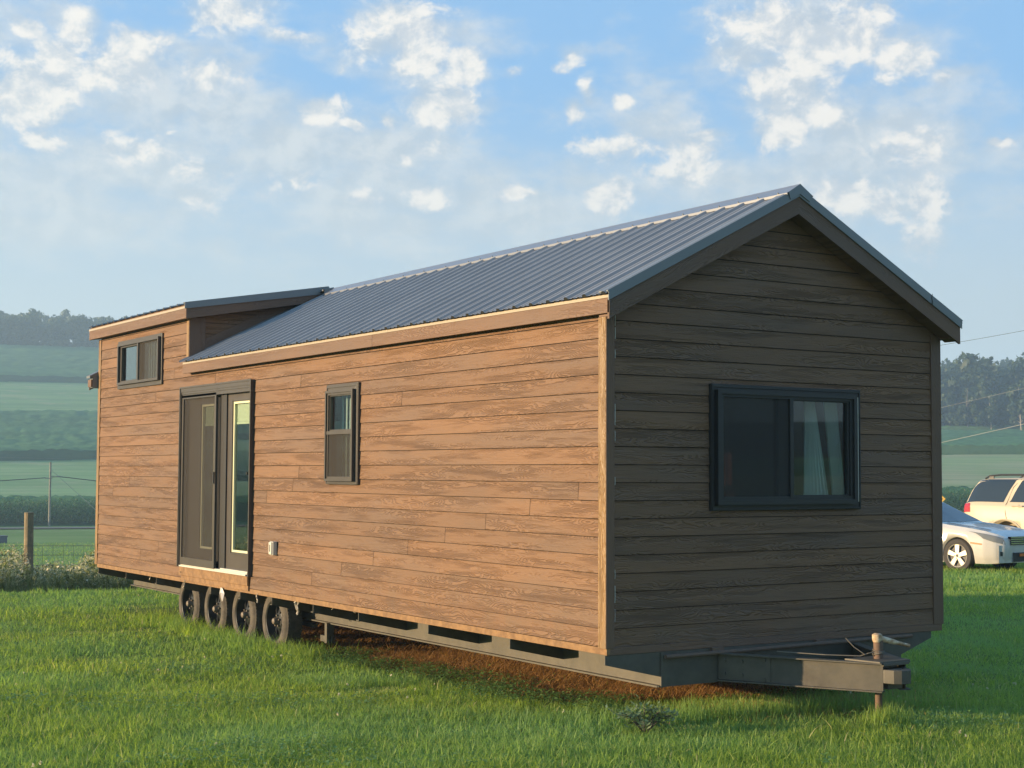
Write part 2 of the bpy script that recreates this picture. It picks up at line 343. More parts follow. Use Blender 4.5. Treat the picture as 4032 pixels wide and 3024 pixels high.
class MB:
    """collects faces for one mesh; every face has a uv and a board number"""
    def __init__(s): s.v = []; s.f = []; s.uv = []; s.r = []; s.m = []
    def face(s, pts, uv=None, r=None, m=0):
        i = len(s.v); s.v += [tuple(p) for p in pts]; s.f.append(list(range(i, i+len(pts))))
        s.uv.append(uv or [(p[0]+p[1], p[2]) for p in pts]); s.r.append(random.random() if r is None else r); s.m.append(m)
    def box(s, a, b, r=None, m=0, along=None, frame=None):
        a, b = [min(x, y) for x, y in zip(a, b)], [max(x, y) for x, y in zip(a, b)]
        r = random.random() if r is None else r
        ext = [b[i]-a[i] for i in range(3)]; L = ext.index(max(ext)) if along is None else along
        P = [(x, y, z) for x in (a[0], b[0]) for y in (a[1], b[1]) for z in (a[2], b[2])]
        for q, ax in (((0, 1, 3, 2), 0), ((4, 6, 7, 5), 0), ((0, 4, 5, 1), 1), ((2, 3, 7, 6), 1), ((0, 2, 6, 4), 2), ((1, 5, 7, 3), 2)):
            pts = [P[k] for k in q]
            o = [i for i in range(3) if i != L and i != ax]; o = o[0] if o else 0
            if L == ax: uv = [(p[(L+1) % 3], p[(L+2) % 3]) for p in pts]
            else: uv = [(p[L], p[o]) for p in pts]
            if frame: pts = [frame(p) for p in pts]
            s.face(pts, uv, r, m)
    def beam(s, p0, p1, w, h, up=(0, 0, 1), r=None, m=0):
        """a straight bar of section w x h between two points"""
        p0, p1 = Vector(p0), Vector(p1); d = (p1-p0); L = d.length; d.normalize()
        x = d.cross(Vector(up)).normalized(); z = x.cross(d).normalized()
        fr = lambda q: p0 + d*q[0] + x*q[1] + z*q[2]
        s.box((0, -w/2, -h/2), (L, w/2, h/2), r, m, 0, fr)
    def tube(s, pts, rad, n=8, m=0, cap=True):
        pts = [Vector(p) for p in pts]; rings = []
        rr = rad if isinstance(rad, (list, tuple)) else [rad]*len(pts)
        for i, p in enumerate(pts):
            d = (pts[min(i+1, len(pts)-1)]-pts[max(i-1, 0)]).normalized()
            a = d.cross(Vector((0, 0, 1)) if abs(d.z) < .9 else Vector((1, 0, 0))).normalized(); b = d.cross(a)
            rings.append([p + (a*math.cos(2*math.pi*k/n) + b*math.sin(2*math.pi*k/n))*rr[i] for k in range(n)])
        r = random.random()
        for i in range(len(rings)-1):
            for k in range(n):
                s.face([rings[i][k], rings[i][(k+1) % n], rings[i+1][(k+1) % n], rings[i+1][k]], None, r, m)
        if cap: s.face(rings[0][::-1], None, r, m); s.face(rings[-1], None, r, m)
    def lathe(s, prof, origin, axis, n=32, m=0):
        """prof: list of (distance along the axis, radius)"""
        ax = Vector(axis).normalized(); a = ax.orthogonal().normalized(); b = ax.cross(a); o = Vector(origin); rings = []
        for (t, rd) in prof: rings.append([o+ax*t+(a*math.cos(2*math.pi*k/n)+b*math.sin(2*math.pi*k/n))*rd for k in range(n)])
        r = random.random()
        for i in range(len(rings)-1):
            for k in range(n): s.face([rings[i][k], rings[i][(k+1) % n], rings[i+1][(k+1) % n], rings[i+1][k]], None, r, m)
    def prism(s, poly, vec, r=None, m=0):
        """a flat outline given thickness"""
        v = Vector(vec); A = [Vector(p) for p in poly]; B = [p+v for p in A]; r = random.random() if r is None else r
        s.face(A, None, r, m); s.face(B[::-1], None, r, m)
        for i in range(len(A)): j = (i+1) % len(A); s.face([A[j], A[i], B[i], B[j]], None, r, m)
    def build(s, name, mats, parent=None, bevel=0, smooth=False, label=None):
        me = bpy.data.meshes.new(name); me.from_pydata(s.v, [], s.f)
        uvl = me.uv_layers.new(name='UVMap'); flat = [c for u in s.uv for p in u for c in p]; uvl.data.foreach_set('uv', flat)
        a = me.attributes.new('rnd', 'FLOAT', 'FACE'); a.data.foreach_set('value', s.r)
        for mn in ([mats] if isinstance(mats, str) else mats): me.materials.append(MAT[mn])
        me.polygons.foreach_set('material_index', s.m)
        bm = bmesh.new(); bm.from_mesh(me); bmesh.ops.remove_doubles(bm, verts=bm.verts, dist=1e-5)
        if len(bm.faces) < 3000: bmesh.ops.recalc_face_normals(bm, faces=bm.faces)
        if smooth:
            for f in bm.faces: f.smooth = True
            for e in bm.edges:
                if len(e.link_faces) == 2 and e.calc_face_angle(0) > R(35): e.smooth = False
        bm.to_mesh(me); bm.free()
        o = bpy.data.objects.new(name, me); o.parent = parent; col.objects.link(o)
        if bevel:
            bv = o.modifiers.new('bevel', 'BEVEL'); bv.width = bevel; bv.segments = 2; bv.limit_method = 'ANGLE'; bv.angle_limit = R(40)
        if label: o['label'] = label
        return o

# ------------------------------------------------------------------ terrain
CX, CY = CAM[0], CAM[1]
PL = [(0, -.55), (8, -.66), (11.5, -.72), (16, -.80), (21, -.78), (24, -.76), (26.5, -1.35), (30, -2.0), (45, -2.7), (80, -3.4), (120, -4.1), (160, -4.85), (173, -4.95), (200, -4.3), (300, 3.0), (400, 14.4), (500, 29.0), (600, 46.5), (700, 57), (800, 62), (1000, 64)]
PR = [(0, -.55), (8, -.66), (11.5, -.72), (16, -.80), (30, -.86), (40, -.97), (60, -1.35), (120, -2.7), (160, -3.4), (173, -3.5), (200, -2.7), (330, 4.7), (430, 11.5), (520, 20), (600, 27), (700, 33), (800, 36), (1000, 38)]
PB = [(0, -.55), (8, -.70), (14, -.80), (30, -.95), (60, -1.3), (120, -2.2), (200, -3), (330, 0), (430, 5), (520, 12), (600, 18), (700, 24), (800, 27), (1000, 28)]
def interp(P, r): return np.interp(r, [p[0] for p in P], [p[1] for p in P])
def sstep(x, a, b): t = np.clip((x-a)/(b-a), 0, 1); return t*t*(3-2*t)
def height(x, y):
    x = np.asarray(x, float); y = np.asarray(y, float)
    r = np.hypot(x-CX, y-CY); a = np.degrees(np.arctan2(x-CX, y-CY))
    wr = sstep(a, 22, 44); wb = np.maximum(sstep(a, 75, 120), sstep(-a, 60, 110))
    h = (interp(PL, r)*(1-wr) + interp(PR, r)*wr)*(1-wb) + interp(PB, r)*wb
    h = np.where(r > 200, h-(h+4.3)*.52*sstep(-a, -9, 14)*sstep(r, 200, 320), h)
    n = .010*np.sin(x*.9+1.3+.8*np.sin(y*.43))*np.cos(y*.7+.4+.9*np.sin(x*.37))*np.clip(r/12, 0, 1) + .006*np.sin(x*2.3+np.sin(y*1.7))*np.sin(y*2.9+1+np.cos(x*1.9))
    big = 1.2*np.sin(x*.011+2)*np.cos(y*.013)*sstep(r, 220, 420)
    return h + n*np.clip(1-(r-60)/60, .0, 1) + big
def band_r(b, a):               # where each contour strip starts, by bearing
    wr = sstep(a, 22, 44); L = dict(road0=160., road1=165.5, c1=173., c2=200., f2=300., f3=400., f4=500., f5=603.)[b]
    Rr = dict(road0=160., road1=165.5, c1=173., c2=200., f2=330., f3=400., f4=425., f5=433.)[b]
    return L*(1-wr)+Rr*wr
AZ = np.concatenate([np.linspace(-180, -20, 81)[:-1], np.linspace(-20, 75, 381)[:-1], np.linspace(75, 180, 54)])
RR = np.unique(np.concatenate([np.linspace(0.01, 40, 90), np.linspace(40, 160, 50), np.linspace(160, 420, 90), np.linspace(420, 660, 60), np.linspace(660, 1000, 14)]))
A, Q = np.meshgrid(np.radians(AZ), RR, indexing='ij')
GX, GY = CX+Q*np.sin(A), CY+Q*np.cos(A); GZ = height(GX, GY)
na, nr = A.shape
ii, jj = np.meshgrid(np.arange(na-1), np.arange(nr-1), indexing='ij'); b0 = (ii*nr+jj).ravel()
faces = np.stack([b0, b0+nr, b0+nr+1, b0+1], 1)
ca = np.degrees(A)[:-1, :-1].ravel()+.1; crr = ((Q[:-1, :-1]+Q[:-1, 1:])/2).ravel()
wv = 3*np.sin(ca*.35+1)
mi = np.zeros(len(b0), int)                                   # lawn
mx_ = GX[:-1, :-1].ravel(); my_ = GY[:-1, :-1].ravel()
mi[(crr > 24.5+10*sstep(ca, 30, 44)*1.6)] = 2                      # meadow
mi[crr > band_r('c1', ca)] = 5
mi[crr > band_r('c2', ca)] = np.where(ca[crr > band_r('c2', ca)] > 35, 4, 3)
mi[crr > band_r('f2', ca)+wv] = 5
mi[crr > band_r('f3', ca)+wv] = 3
mi[crr > band_r('f4', ca)+wv] = 5
mi[crr > band_r('f5', ca)+wv] = 6
ground = np_mesh('ground', np.stack([GX, GY, GZ], -1).reshape(-1, 3), faces.ravel(), np.full(len(faces), 4), None, smooth=True,
    mats=['lawn_soil', 'straw_soil', 'meadow', 'field_light', 'field_tan', 'field_dark', 'wood_floor'], mat_idx=mi)
tag(ground, kind='structure')
# bare straw-covered strip under and beside the trailer
def straw_w(x, y):
    w_ = np.minimum(sstep(x, .34+.10*np.sin(y*2.7)+.05*np.sin(y*7), .62), 1-sstep(x, 3.0, 3.4))
    w_ = w_*np.minimum(sstep(y, .55+.22*np.sin(x*2.2), 1.0), 1-sstep(y, 9.4, 10.2))
    return w_
xs = np.linspace(0, 3.6, 61); ys = np.linspace(0, 12, 201); X_, Y_ = np.meshgrid(xs, ys, indexing='ij')
Wt = straw_w(X_, Y_); keep = (Wt[:-1, :-1] > .35).ravel()
V = np.stack([X_, Y_, height(X_, Y_)+.006], -1).reshape(-1, 3)
ii, jj = np.meshgrid(np.arange(60), np.arange(200), indexing='ij'); b0 = (ii*201+jj).ravel()[keep]
fs = np.stack([b0, b0+201, b0+202, b0+1], 1)
tag(np_mesh('bare_soil', V, fs.ravel(), np.full(len(fs), 4), 'straw_soil', smooth=True), kind='structure')
# road
a_ = np.radians(np.linspace(-40, 80, 241)); V = []
for rr_ in (160.5, 162, 163.5, 165.):
    x_, y_ = CX+rr_*np.sin(a_), CY+rr_*np.cos(a_); V.append(np.stack([x_, y_, height(x_, y_)+.10], 1))
V = np.concatenate(V); k = np.arange(240); fs = np.concatenate([np.stack([k+j*241, k+1+j*241, k+1+(j+1)*241, k+(j+1)*241], 1) for j in range(3)])
tag(np_mesh('road', V, fs.ravel(), np.full(len(fs), 4), 'asphalt', smooth=True), kind='structure')

# raised crops on the hillside: a rough canopy with a leafy front edge
def crop_sheet(name, rb0, rb1, hgt, label, a0=-40, a1=78, na_=700, nr_=46):
    az_ = np.linspace(a0, a1, na_); t = np.linspace(0, 1, nr_)**1.4; V = []
    for a in az_:
        r0, r1 = band_r(rb0, a)+3*math.sin(a*.35+1)*(rb0 != 'c1'), band_r(rb1, a)+3*math.sin(a*.35+1)*(rb1 != 'c2')
        if rb0 == 'c1': r0 += 7
        rr_ = r0 + t*max(r1-r0, .5); x_ = CX+rr_*math.sin(R(a)); y_ = CY+rr_*math.cos(R(a)); z_ = height(x_, y_)
        top = z_ + hgt*(.86+.28*rng.random(nr_)); top[0] = z_[0]-.05
        if nr_ > 2: top[-1] = z_[-1]-.1
        x_[1] = x_[0]+.02*math.sin(R(a)); y_[1] = y_[0]+.02*math.cos(R(a))
        V.append(np.stack([x_, y_, top], 1))
    V = np.concatenate(V); ii, jj = np.meshgrid(np.arange(na_-1), np.arange(nr_-1), indexing='ij'); b = (ii*nr_+jj).ravel()
    fs = np.stack([b, b+nr_, b+nr_+1, b+1], 1); mi_ = (jj.ravel() == 0).astype(int)
    o = np_mesh(name, V, fs.ravel(), np.full(len(fs), 4), None, mats=['field_dark', 'crop_side'], mat_idx=mi_)
    return tag(o, label, 'crop', kind='stuff')
crop_sheet('corn_field', 'c1', 'c2', 2.1, 'inner canopy of the nearest corn field beyond the road')
crop_sheet('crop_strip', 'f2', 'f3', 1.9, 'dark green crop strip across the middle of the hillside')
crop_sheet('crop_strip', 'f4', 'f5', 1.9, 'dark green crop strip just below the wood on the hill')
# corn plants along the near edge
def corn_plants():
    P = []
    for row in range(9):
        r = 173.4+row*.85; n = int(r*R(66)/.24); a = np.radians(np.linspace(0, 66, n))+rng.normal(0, .0003, n)
        rr_ = r+rng.normal(0, .12, n); P.append(np.stack([CX+rr_*np.sin(a), CY+rr_*np.cos(a)], 1))
    P = np.concatenate(P); n = len(P); Z = height(P[:, 0], P[:, 1]); H = rng.normal(2.55, .16, n)
    V = []; Fc = []; Rn = []; base = 0
    nl = 9
    th = rng.random((n, nl))*2*np.pi; f = np.linspace(.12, .97, nl)[None]+rng.normal(0, .03, (n, nl)); Ln = rng.uniform(.45, .85, (n, nl))*(1.05-.45*f); wd = rng.uniform(.07, .12, (n, nl))
    cx_, sx_ = np.cos(th), np.sin(th); z0 = Z[:, None]+H[:, None]*f
    for j in range(nl):
        c, s_, L, ww, zz = cx_[:, j], sx_[:, j], Ln[:, j], wd[:, j], z0[:, j]
        x0, y0 = P[:, 0], P[:, 1]
        pts = [(x0-s_*ww/2, y0+c*ww/2, zz), (x0+s_*ww/2, y0-c*ww/2, zz), (x0+c*L*.5+s_*ww/2, y0+s_*L*.5-c*ww/2, zz+L*.42), (x0+c*L*.5-s_*ww/2, y0+s_*L*.5+c*ww/2, zz+L*.42), (x0+c*L, y0+s_*L, zz+L*.05)]
        V.append(np.stack([np.stack(q, 1) for q in pts], 1))
    V = np.stack(V, 1).reshape(-1, 3); nb = n*nl; b = np.arange(nb)*5
    quad = np.stack([b, b+1, b+2, b+3], 1); tri = np.stack([b+3, b+2, b+4], 1)
    idx = np.concatenate([quad, tri], 1).ravel(); cnt = np.tile([4, 3], nb); rn = np.repeat(rng.random(nb), 2)
    return np_mesh('corn_plants', V, idx, cnt, 'corn', rnd=rn)
tag(corn_plants(), 'rows of tall green corn along the far side of the road', 'corn', kind='stuff')

# ------------------------------------------------------------------ leaf clouds: trees
def leaf_cloud(centers, radii, n_per, size, seed=0, shell=.55):
    """small leaf-clump faces scattered through ellipsoids; returns verts and face numbers"""
    g = np.random.default_rng(seed); N = len(centers); C_ = np.repeat(centers, n_per, 0); Rd = np.repeat(radii, n_per, 0)
    d = g.normal(size=(len(C_), 3)); d /= np.linalg.norm(d, axis=1)[:, None]
    rr_ = (shell+(1-shell)*g.random(len(C_)))**.8; P = C_+d*Rd*rr_[:, None]
    u = g.normal(size=P.shape); u /= np.linalg.norm(u, axis=1)[:, None]; v = np.cross(u, d+.3*g.normal(size=P.shape)); v /= np.linalg.norm(v, axis=1)[:, None]+1e-6
    s = size*(.6+.8*g.random(len(P)))[:, None]
    Q4 = np.stack([P-u*s-v*s*.35, P+u*s*.2-v*s*.75, P+u*s+v*s*.3, P-u*s*.15+v*s*.8], 1).reshape(-1, 3)
    return Q4, np.repeat(np.arange(N), n_per)
def cloud_obj(name, Q4, rn, matname, parent=None):
    n = len(Q4)//4; return np_mesh(name, Q4, np.arange(n*4), np.full(n, 4), matname, parent, rnd=rn)
def wood():
    pts = []
    for a in np.arange(-40, 76, .42):
        r = band_r('f5', a)+6; k = 0
        while r < band_r('f5', a)+ (190 if a > 20 else 95):
            jit = rng.normal(0, 1.6, 2); aa = a+rng.uniform(-.35, .35)
            x_, y_ = CX+r*math.sin(R(aa))+jit[0], CY+r*math.cos(R(aa))+jit[1]
            pts.append((x_, y_, k, a)); r += 7.5+k*1.2; k += 1
    P = np.array(pts); n = len(P); Z = height(P[:, 0], P[:, 1])
    a = P[:, 3]; H = (rng.normal(12.0, 1.3, n)*(1-sstep(a, 22, 44)) + rng.normal(15.5, 1.8, n)*sstep(a, 22, 44))*np.where(rng.random(n) < .06, 1.18, 1)
    # several lobes for every crown
    C_, Rd, T = [], [], []
    for i in range(n):
        front = P[i, 2] < 2; nl = 10 if front else 6
        for j in range(nl):
            t = rng.uniform(.12 if front else .4, 1.0); sp_ = H[i]*.26*(1.15-t*.75)
            C_.append((P[i, 0]+rng.normal(0, sp_), P[i, 1]+rng.normal(0, sp_), Z[i]+H[i]*t-H[i]*.12)); s = H[i]*rng.uniform(.12, .19); Rd.append((s, s, s*.95)); T.append(i)
    C_ = np.array(C_); Rd = np.array(Rd); Q4, lob = leaf_cloud(C_, Rd, 70, .72, 3, .35)
    tone = rng.random(n); lt = rng.random(len(C_)); tr = np.array(T)[lob]
    rn = np.clip(tone[tr]*.45+lt[lob]*.25+rng.random(len(lob))*.3, 0, .88)
    return cloud_obj('wood', Q4, rn, 'tree_leaf')
tag(wood(), 'hazy green wood covering the ridge behind the fields', 'wood', kind='stuff')

def tree(x, y, H, label, pale=False, lean=0., seed=1, group=None, crown=.34):
    g = random.Random(seed); z = float(height(x, y))
    t = empty('tree', (x, y, z), label, 'tree', group)
    tk = MB(); top = Vector((lean*H, lean*H*.3, H*.82))
    r0 = H*(.011 if pale else .018)
    tk.tube([(0, 0, -.3), Vector((0, 0, 0)).lerp(top, .25)+Vector((g.uniform(-.2, .2), 0, 0)), Vector((0, 0, 0)).lerp(top, .6)+Vector((g.uniform(-.4, .4), .2, 0)), top], [r0*1.2, r0, r0*.7, r0*.2], 8)
    cs, rs = [], []
    for i in range(15):
        f = g.uniform(.18, .98); b = Vector((0, 0, 0)).lerp(top, f*.9); an = g.uniform(0, 6.28); L = H*crown*(1.15-.75*f)*g.uniform(.5, 1)
        e = b+Vector((math.cos(an)*L, math.sin(an)*L, L*.45)); tk.tube([b, (b+e)/2+Vector((0, 0, L*.1)), e], [r0*.35, r0*.25, r0*.1], 5)
        cs.append(tuple(e)); rs.append((H*.10*g.uniform(.7, 1.3),)*3)
    tk.build('trunk', 'bark_pale' if pale else 'bark', t, smooth=True)
    Q4, lob = leaf_cloud(np.array(cs), np.array(rs), 150, H*.036, seed, .3)
    cloud_obj('crown', Q4, np.clip(np.random.default_rng(seed).random(len(lob))*.5+(lob % 5)*.09, 0, .88), 'tree_leaf', t)
    return t
def at_px(u, v, dist):
    d = photo_dir(u, v); k = dist/math.hypot(d[0], d[1]); return CAM[0]+d[0]*k, CAM[1]+d[1]*k
tree(*at_px(3905, 1745, 424), 12, 'pale thin-trunked tree standing alone at the foot of the right-hand wood', True, -.10, 5)
tree(*at_px(3927, 1745, 428), 8, 'short pale-trunked sapling just right of the thin pale tree', True, .03, 6, crown=.22)
tree(*at_px(4024, 1745, 420), 15, 'tall tree with pale forked trunk at the right edge of the photo', True, -.12, 8)
tree(*at_px(3810, 1730, 424), 15, 'large round leafy tree at the wood edge left of the pale-trunked trees', False, .03, 9)
tree(*at_px(3742, 1720, 426), 14, 'leafy tree at the wood edge nearest the corner of the house', False, -.04, 12)
tree(*at_px(85, 1300, 640), 16, 'tallest tree rising above the left-hand ridge line', False, .02, 15, crown=.26)
tree(*at_px(318, 1300, 640), 14, 'rounded tree above the ridge close to the house eave', False, .0, 17, crown=.26)

# ------------------------------------------------------------------ the house on wheels
W_, L_ = 3.42, 11.40; Z0 = -.161; K = .128           # lowest course edge, course height
house = empty('tiny_house', (0, 0, -.8), 'long brown wood-sided tiny house on a trailer, gable end and four wheels showing', 'house')
class HP:
    """parts of the house are modelled in world units and hung on the house's Empty"""
    pass
def part(mb, name, mats, bevel=0, smooth=False, label=None, parent=None):
    o = mb.build(name, mats, None, bevel, smooth, label)
    pr = parent or house
    o.parent = pr
    if pr is house: o.location = (0, 0, .8)
    return o
ZT = 2.1434                                            # upper edge of the course that carries line 0
def courses(zlo, zhi):
    k0 = int(math.floor((ZT-zhi)/K))-1; out = []
    for k in range(k0, 40):
        t = ZT-(k-1)*K; b = ZT-k*K
        if b < Z0+.03 and t > Z0: b = Z0; 
        if t <= Z0+.001: break
        if b >= zhi: continue
        out.append((k, max(b, zlo), min(t, zhi), b, t))
    return out
def siding_wall(name, frame, zhi, xspan, openings, matname, joints={}, flip=1, zlo=Z0):
    """lap siding: every course is a board that leans out towards its lower edge"""
    mb = MB(); jm = MB(); lipm = mb
    for (k, b, t, bb, tt) in courses(zlo, zhi):
        off = lambda z: .004+.008*(tt-z)/(tt-bb)
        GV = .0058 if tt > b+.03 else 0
        t = min(t, tt-GV)
        if t <= b: continue
        zs = sorted({b, t}|{z for o in openings for z in (o[2], o[3]) if b < z < t}); js = joints.get(k, [])
        rs = {i: random.random() for i in range(len(js)+1)}; u_off = [random.uniform(0, 9) for _ in range(len(js)+1)]
        for za, zb in zip(zs[:-1], zs[1:]):
            zm = (za+zb)/2; xa0, xb0 = xspan(za); xa1, xb1 = xspan(zb)
            cuts = sorted([o for o in openings if o[2] <= zm <= o[3]]); x = xa0; segs = []
            for o in cuts: segs.append((x, o[0])); x = o[1]
            segs.append((x, xb0))
            for (p, q) in segs:
                if q-p < 1e-3: continue
                edges = [p]+[j for j in js if p < j < q]+[q]
                for e0, e1 in zip(edges[:-1], edges[1:]):
                    bi = sum(1 for j in js if j <= (e0+e1)/2)
                    t0 = xa1 if abs(e0-xa0) < 1e-6 else e0; t1 = xb1 if abs(e1-xb0) < 1e-6 else e1
                    t0, t1 = max(t0, e0), min(t1, e1)
                    if t1 < t0: t0 = t1 = (e0+e1)/2
                    A = [(e0, off(za), za), (e1, off(za), za), (t1, off(zb), zb), (t0, off(zb), zb)]
                    mb.face([frame(*q_) for q_ in A], [(q_[0]+u_off[bi], q_[2]-bb) for q_ in A], rs[bi])
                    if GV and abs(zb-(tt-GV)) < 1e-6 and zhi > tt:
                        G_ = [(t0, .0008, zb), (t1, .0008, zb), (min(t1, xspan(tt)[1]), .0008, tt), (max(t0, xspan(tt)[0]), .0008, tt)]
                        lipm.face([frame(*q_) for q_ in G_], None, rs[bi], 1)  # strip painted dark for the shade under the lap
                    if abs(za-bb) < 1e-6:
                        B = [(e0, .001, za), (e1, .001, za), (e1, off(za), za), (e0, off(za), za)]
                        lipm.face([frame(*q_) for q_ in B], [(q_[0], 0) for q_ in B], rs[bi], 1)  # underside of the lap painted dark as unlit
            for j in js:
                if not any(o[0] <= j <= o[1] for o in cuts) and xa0 < j < xb0:
                    jm.face([frame(j-.0022, off(za)+.0012, za), frame(j+.0022, off(za)+.0012, za), frame(j+.0022, off(zb)+.0012, zb), frame(j-.0022, off(zb)+.0012, zb)])
    o = part(mb, name, [matname, 'joint_and_shade'])
    if jm.v: j_ = jm.build('board_joint', 'joint_and_shade', o)
    return o
# openings: (from, to, bottom, top) along each wall
DOOR = (6.205, 8.27, -.035, 2.02); WIN2 = (3.785, 4.435, .94, 1.877); WIN1 = (8.95, 10.565, 2.10, 2.715); GWIN = (.94, 2.475, .782, 1.72)
jn = {k: [.66+.632*(k-10.5+.5-.5), .66+.632*(k-10.5)+4.88] for k in range(10, 18)}
jn[9] = [5.09]; jn[2] = [5.07, 9.2]; jn[0] = [3.6, 8.58]; jn[1] = [7.3]; jn[4] = [3.0]; jn[-2] = [9.6]
jn = {k: [.66+.632*(k-10.5+.0), .66+.632*(k-10.5)+4.88, .66+.632*(k-10.5)+9.76] if k >= 10 else v for k, v in jn.items()}
def long_span(z):
    return (.085, 11.32) if z < 2.25 else (8.16, 11.32)
siding_wall('side_wall', lambda u, o, z: (-o+.012, u, z), 2.25, lambda z: (.085, 11.32), [DOOR, WIN2, WIN1], 'siding', jn)
siding_wall('dormer_front_wall', lambda u, o, z: (-o+.012, u, z), 2.83, lambda z: (8.16, 11.32), [WIN1], 'siding', jn, zlo=2.25)
RS = .505; EZ = 2.30; RX = 1.71; RZ = 3.222       # roof slope, metal height at the eave, ridge
def roof_z(x): return RZ-RS*abs(x-RX)
def gspan(z):
    if z < 2.2: return (.066, W_-.066)
    d = (RZ-.10-z)/RS; d = max(d, .001); return (max(.066, RX-d), min(W_-.066, RX+d))
siding_wall('gable_wall', lambda u, o, z: (u, -o+.012, z), 3.10, gspan, [GWIN], 'siding')
siding_wall('gable_wall', lambda u, o, z: (u, L_+o-.012, z), 3.10, gspan, [], 'siding')
siding_wall('side_wall', lambda u, o, z: (W_+o-.012, u, z), 2.25, lambda z: (.085, 11.32), [], 'siding')
# the dormer's little side wall stands on the roof
def dspan(z): return (.075, max(.08, RX-(RZ-.0-z)/RS))
siding_wall('dormer_side_wall', lambda u, o, z: (u, 8.115-o, z), 3.0, dspan, [], 'siding', zlo=2.30)
b = MB(); b.prism([(0.0, 8.095, 2.30), (1.71, 8.095, 3.19), (1.71, 8.095, 3.30), (1.40, 8.095, 3.22)], (0, .01, 0)) if False else None
# trim: corners
b = MB(); b.box((-.006, .0, -.172), (.014, .09, 2.19)); part(b, 'corner_trim', 'corner_wood_sunlit', .002, label='sunlit golden corner board on the long wall')
b = MB(); b.box((-.006, -.006, -.172), (.068, -.0005, 2.20)); b.box((.0, -.004, -.172), (.068, .014, 2.20)); part(b, 'corner_trim', 'trim_wood', .002, label='dark corner board on the gable')
b = MB(); b.box((W_-.11, -.008, -.165), (W_+.004, .014, 2.20)); b.box((W_-.004, -.004, -.165), (W_+.008, .09, 2.20)); part(b, 'corner_trim', 'trim_wood', .002)
b = MB(); b.box((-.006, 11.315, -.18), (.012, L_+.006, 2.80)); part(b, 'corner_trim', 'corner_wood_sunlit', .002)
b = MB(); b.box((-.010, 8.10, 2.36), (.012, 8.165, 2.82)); part(b, 'corner_trim', 'corner_wood_sunlit', .002)
b = MB(); b.box((-.006, 8.088, 2.34), (.19, 8.0995, 2.83)); part(b, 'corner_trim', 'trim_wood', .002, label='dark board at the dormer corner')
b = MB(); b.prism([(.19, 8.093, roof_z(.19)+.0), (1.60, 8.093, roof_z(1.60)), (1.60, 8.093, roof_z(1.60)+.12), (.19, 8.093, roof_z(.19)+.13)], (0, .012, 0)); part(b, 'dormer_skirt_board', 'trim_wood')
# caulk along the gable corner board
b = MB(); z = -.12
while z < 2.15:
    l_ = random.uniform(.02, .16)
    if random.random() < .6: b.tube([(.0700, -.0075, z), (.0705+random.uniform(-.001, .001), -.0085, z+l_/2), (.0700, -.0075, z+l_)], random.uniform(.0012, .0028), 5)
    z += l_+random.uniform(.01, .08)
part(b, 'caulk_bead', 'white_vinyl')
# rim board / bottom plate
b = MB(); b.box((.012, -.004, -.217), (W_-.012, .03, -.163)); b.box((W_-.03, .03, -.217), (W_-.004, L_-.03, -.163)); part(b, 'rim_board', 'trim_wood', .002)
b = MB(); b.box((.000, -.006, -.215), (.030, 5.2, -.166)); b.box((.000, 5.204, -.215), (.030, L_-.08, -.166)); part(b, 'rim_board', 'osb', .002, label='raw wooden sole plate under the long wall')
b = MB(); b.box((.03, .03, -.20), (W_-.03, L_-.03, -.15)); part(b, 'floor_deck', 'trim_wood')
# inner liner of the walls (interior)
def liner(openings, frame, u0, u1, z0, z1, mb):
    us = sorted({u0, u1}|{o[0] for o in openings}|{o[1] for o in openings})
    for a, c in zip(us[:-1], us[1:]):
        um = (a+c)/2; zs = [z0]
        for o in sorted([o for o in openings if o[0] < um < o[1]], key=lambda o: o[2]): zs += [o[2], o[3]]
        zs.append(z1)
        for za, zb in zip(zs[::2], zs[1::2]):
            if zb-za > .001: mb.box(frame(a, .03, za), frame(c, .10, zb), 0)
b = MB()
liner([DOOR, WIN2, (WIN1[0], WIN1[1], 2.10, 2.20)], lambda u, o, z: (o, u, z), .03, L_-.03, -.15, 2.20, b)
liner([WIN1[:2]+(2.20, 2.715)], lambda u, o, z: (o, u, z), 8.13, L_-.03, 2.20, 2.80, b)
liner([GWIN], lambda u, o, z: (u, o, z), .10, W_-.10, -.15, 2.20, b)
b.box((W_-.10, .03, -.15), (W_-.03, L_-.03, 2.20), 0); b.box((.10, L_-.10, -.15), (W_-.10, L_-.03, 2.20), 0)
b.box((.10, 5.0, -.15), (W_-.1, 5.05, 2.2)); b.box((1.6, 5.05, -.15), (1.65, L_-.1, 2.2)); b.box((1.9, 8.2, 2.2), (1.95, L_-.1, 2.9))
b.box((.03, .03, 2.205), (W_-.03, 8.1, 2.225))
part(b, 'interior_wall', 'interior')
b = MB(); b.box((.1, .1, -.149), (W_-.1, L_-.1, -.12)); part(b, 'interior_floor', 'interior_floor')
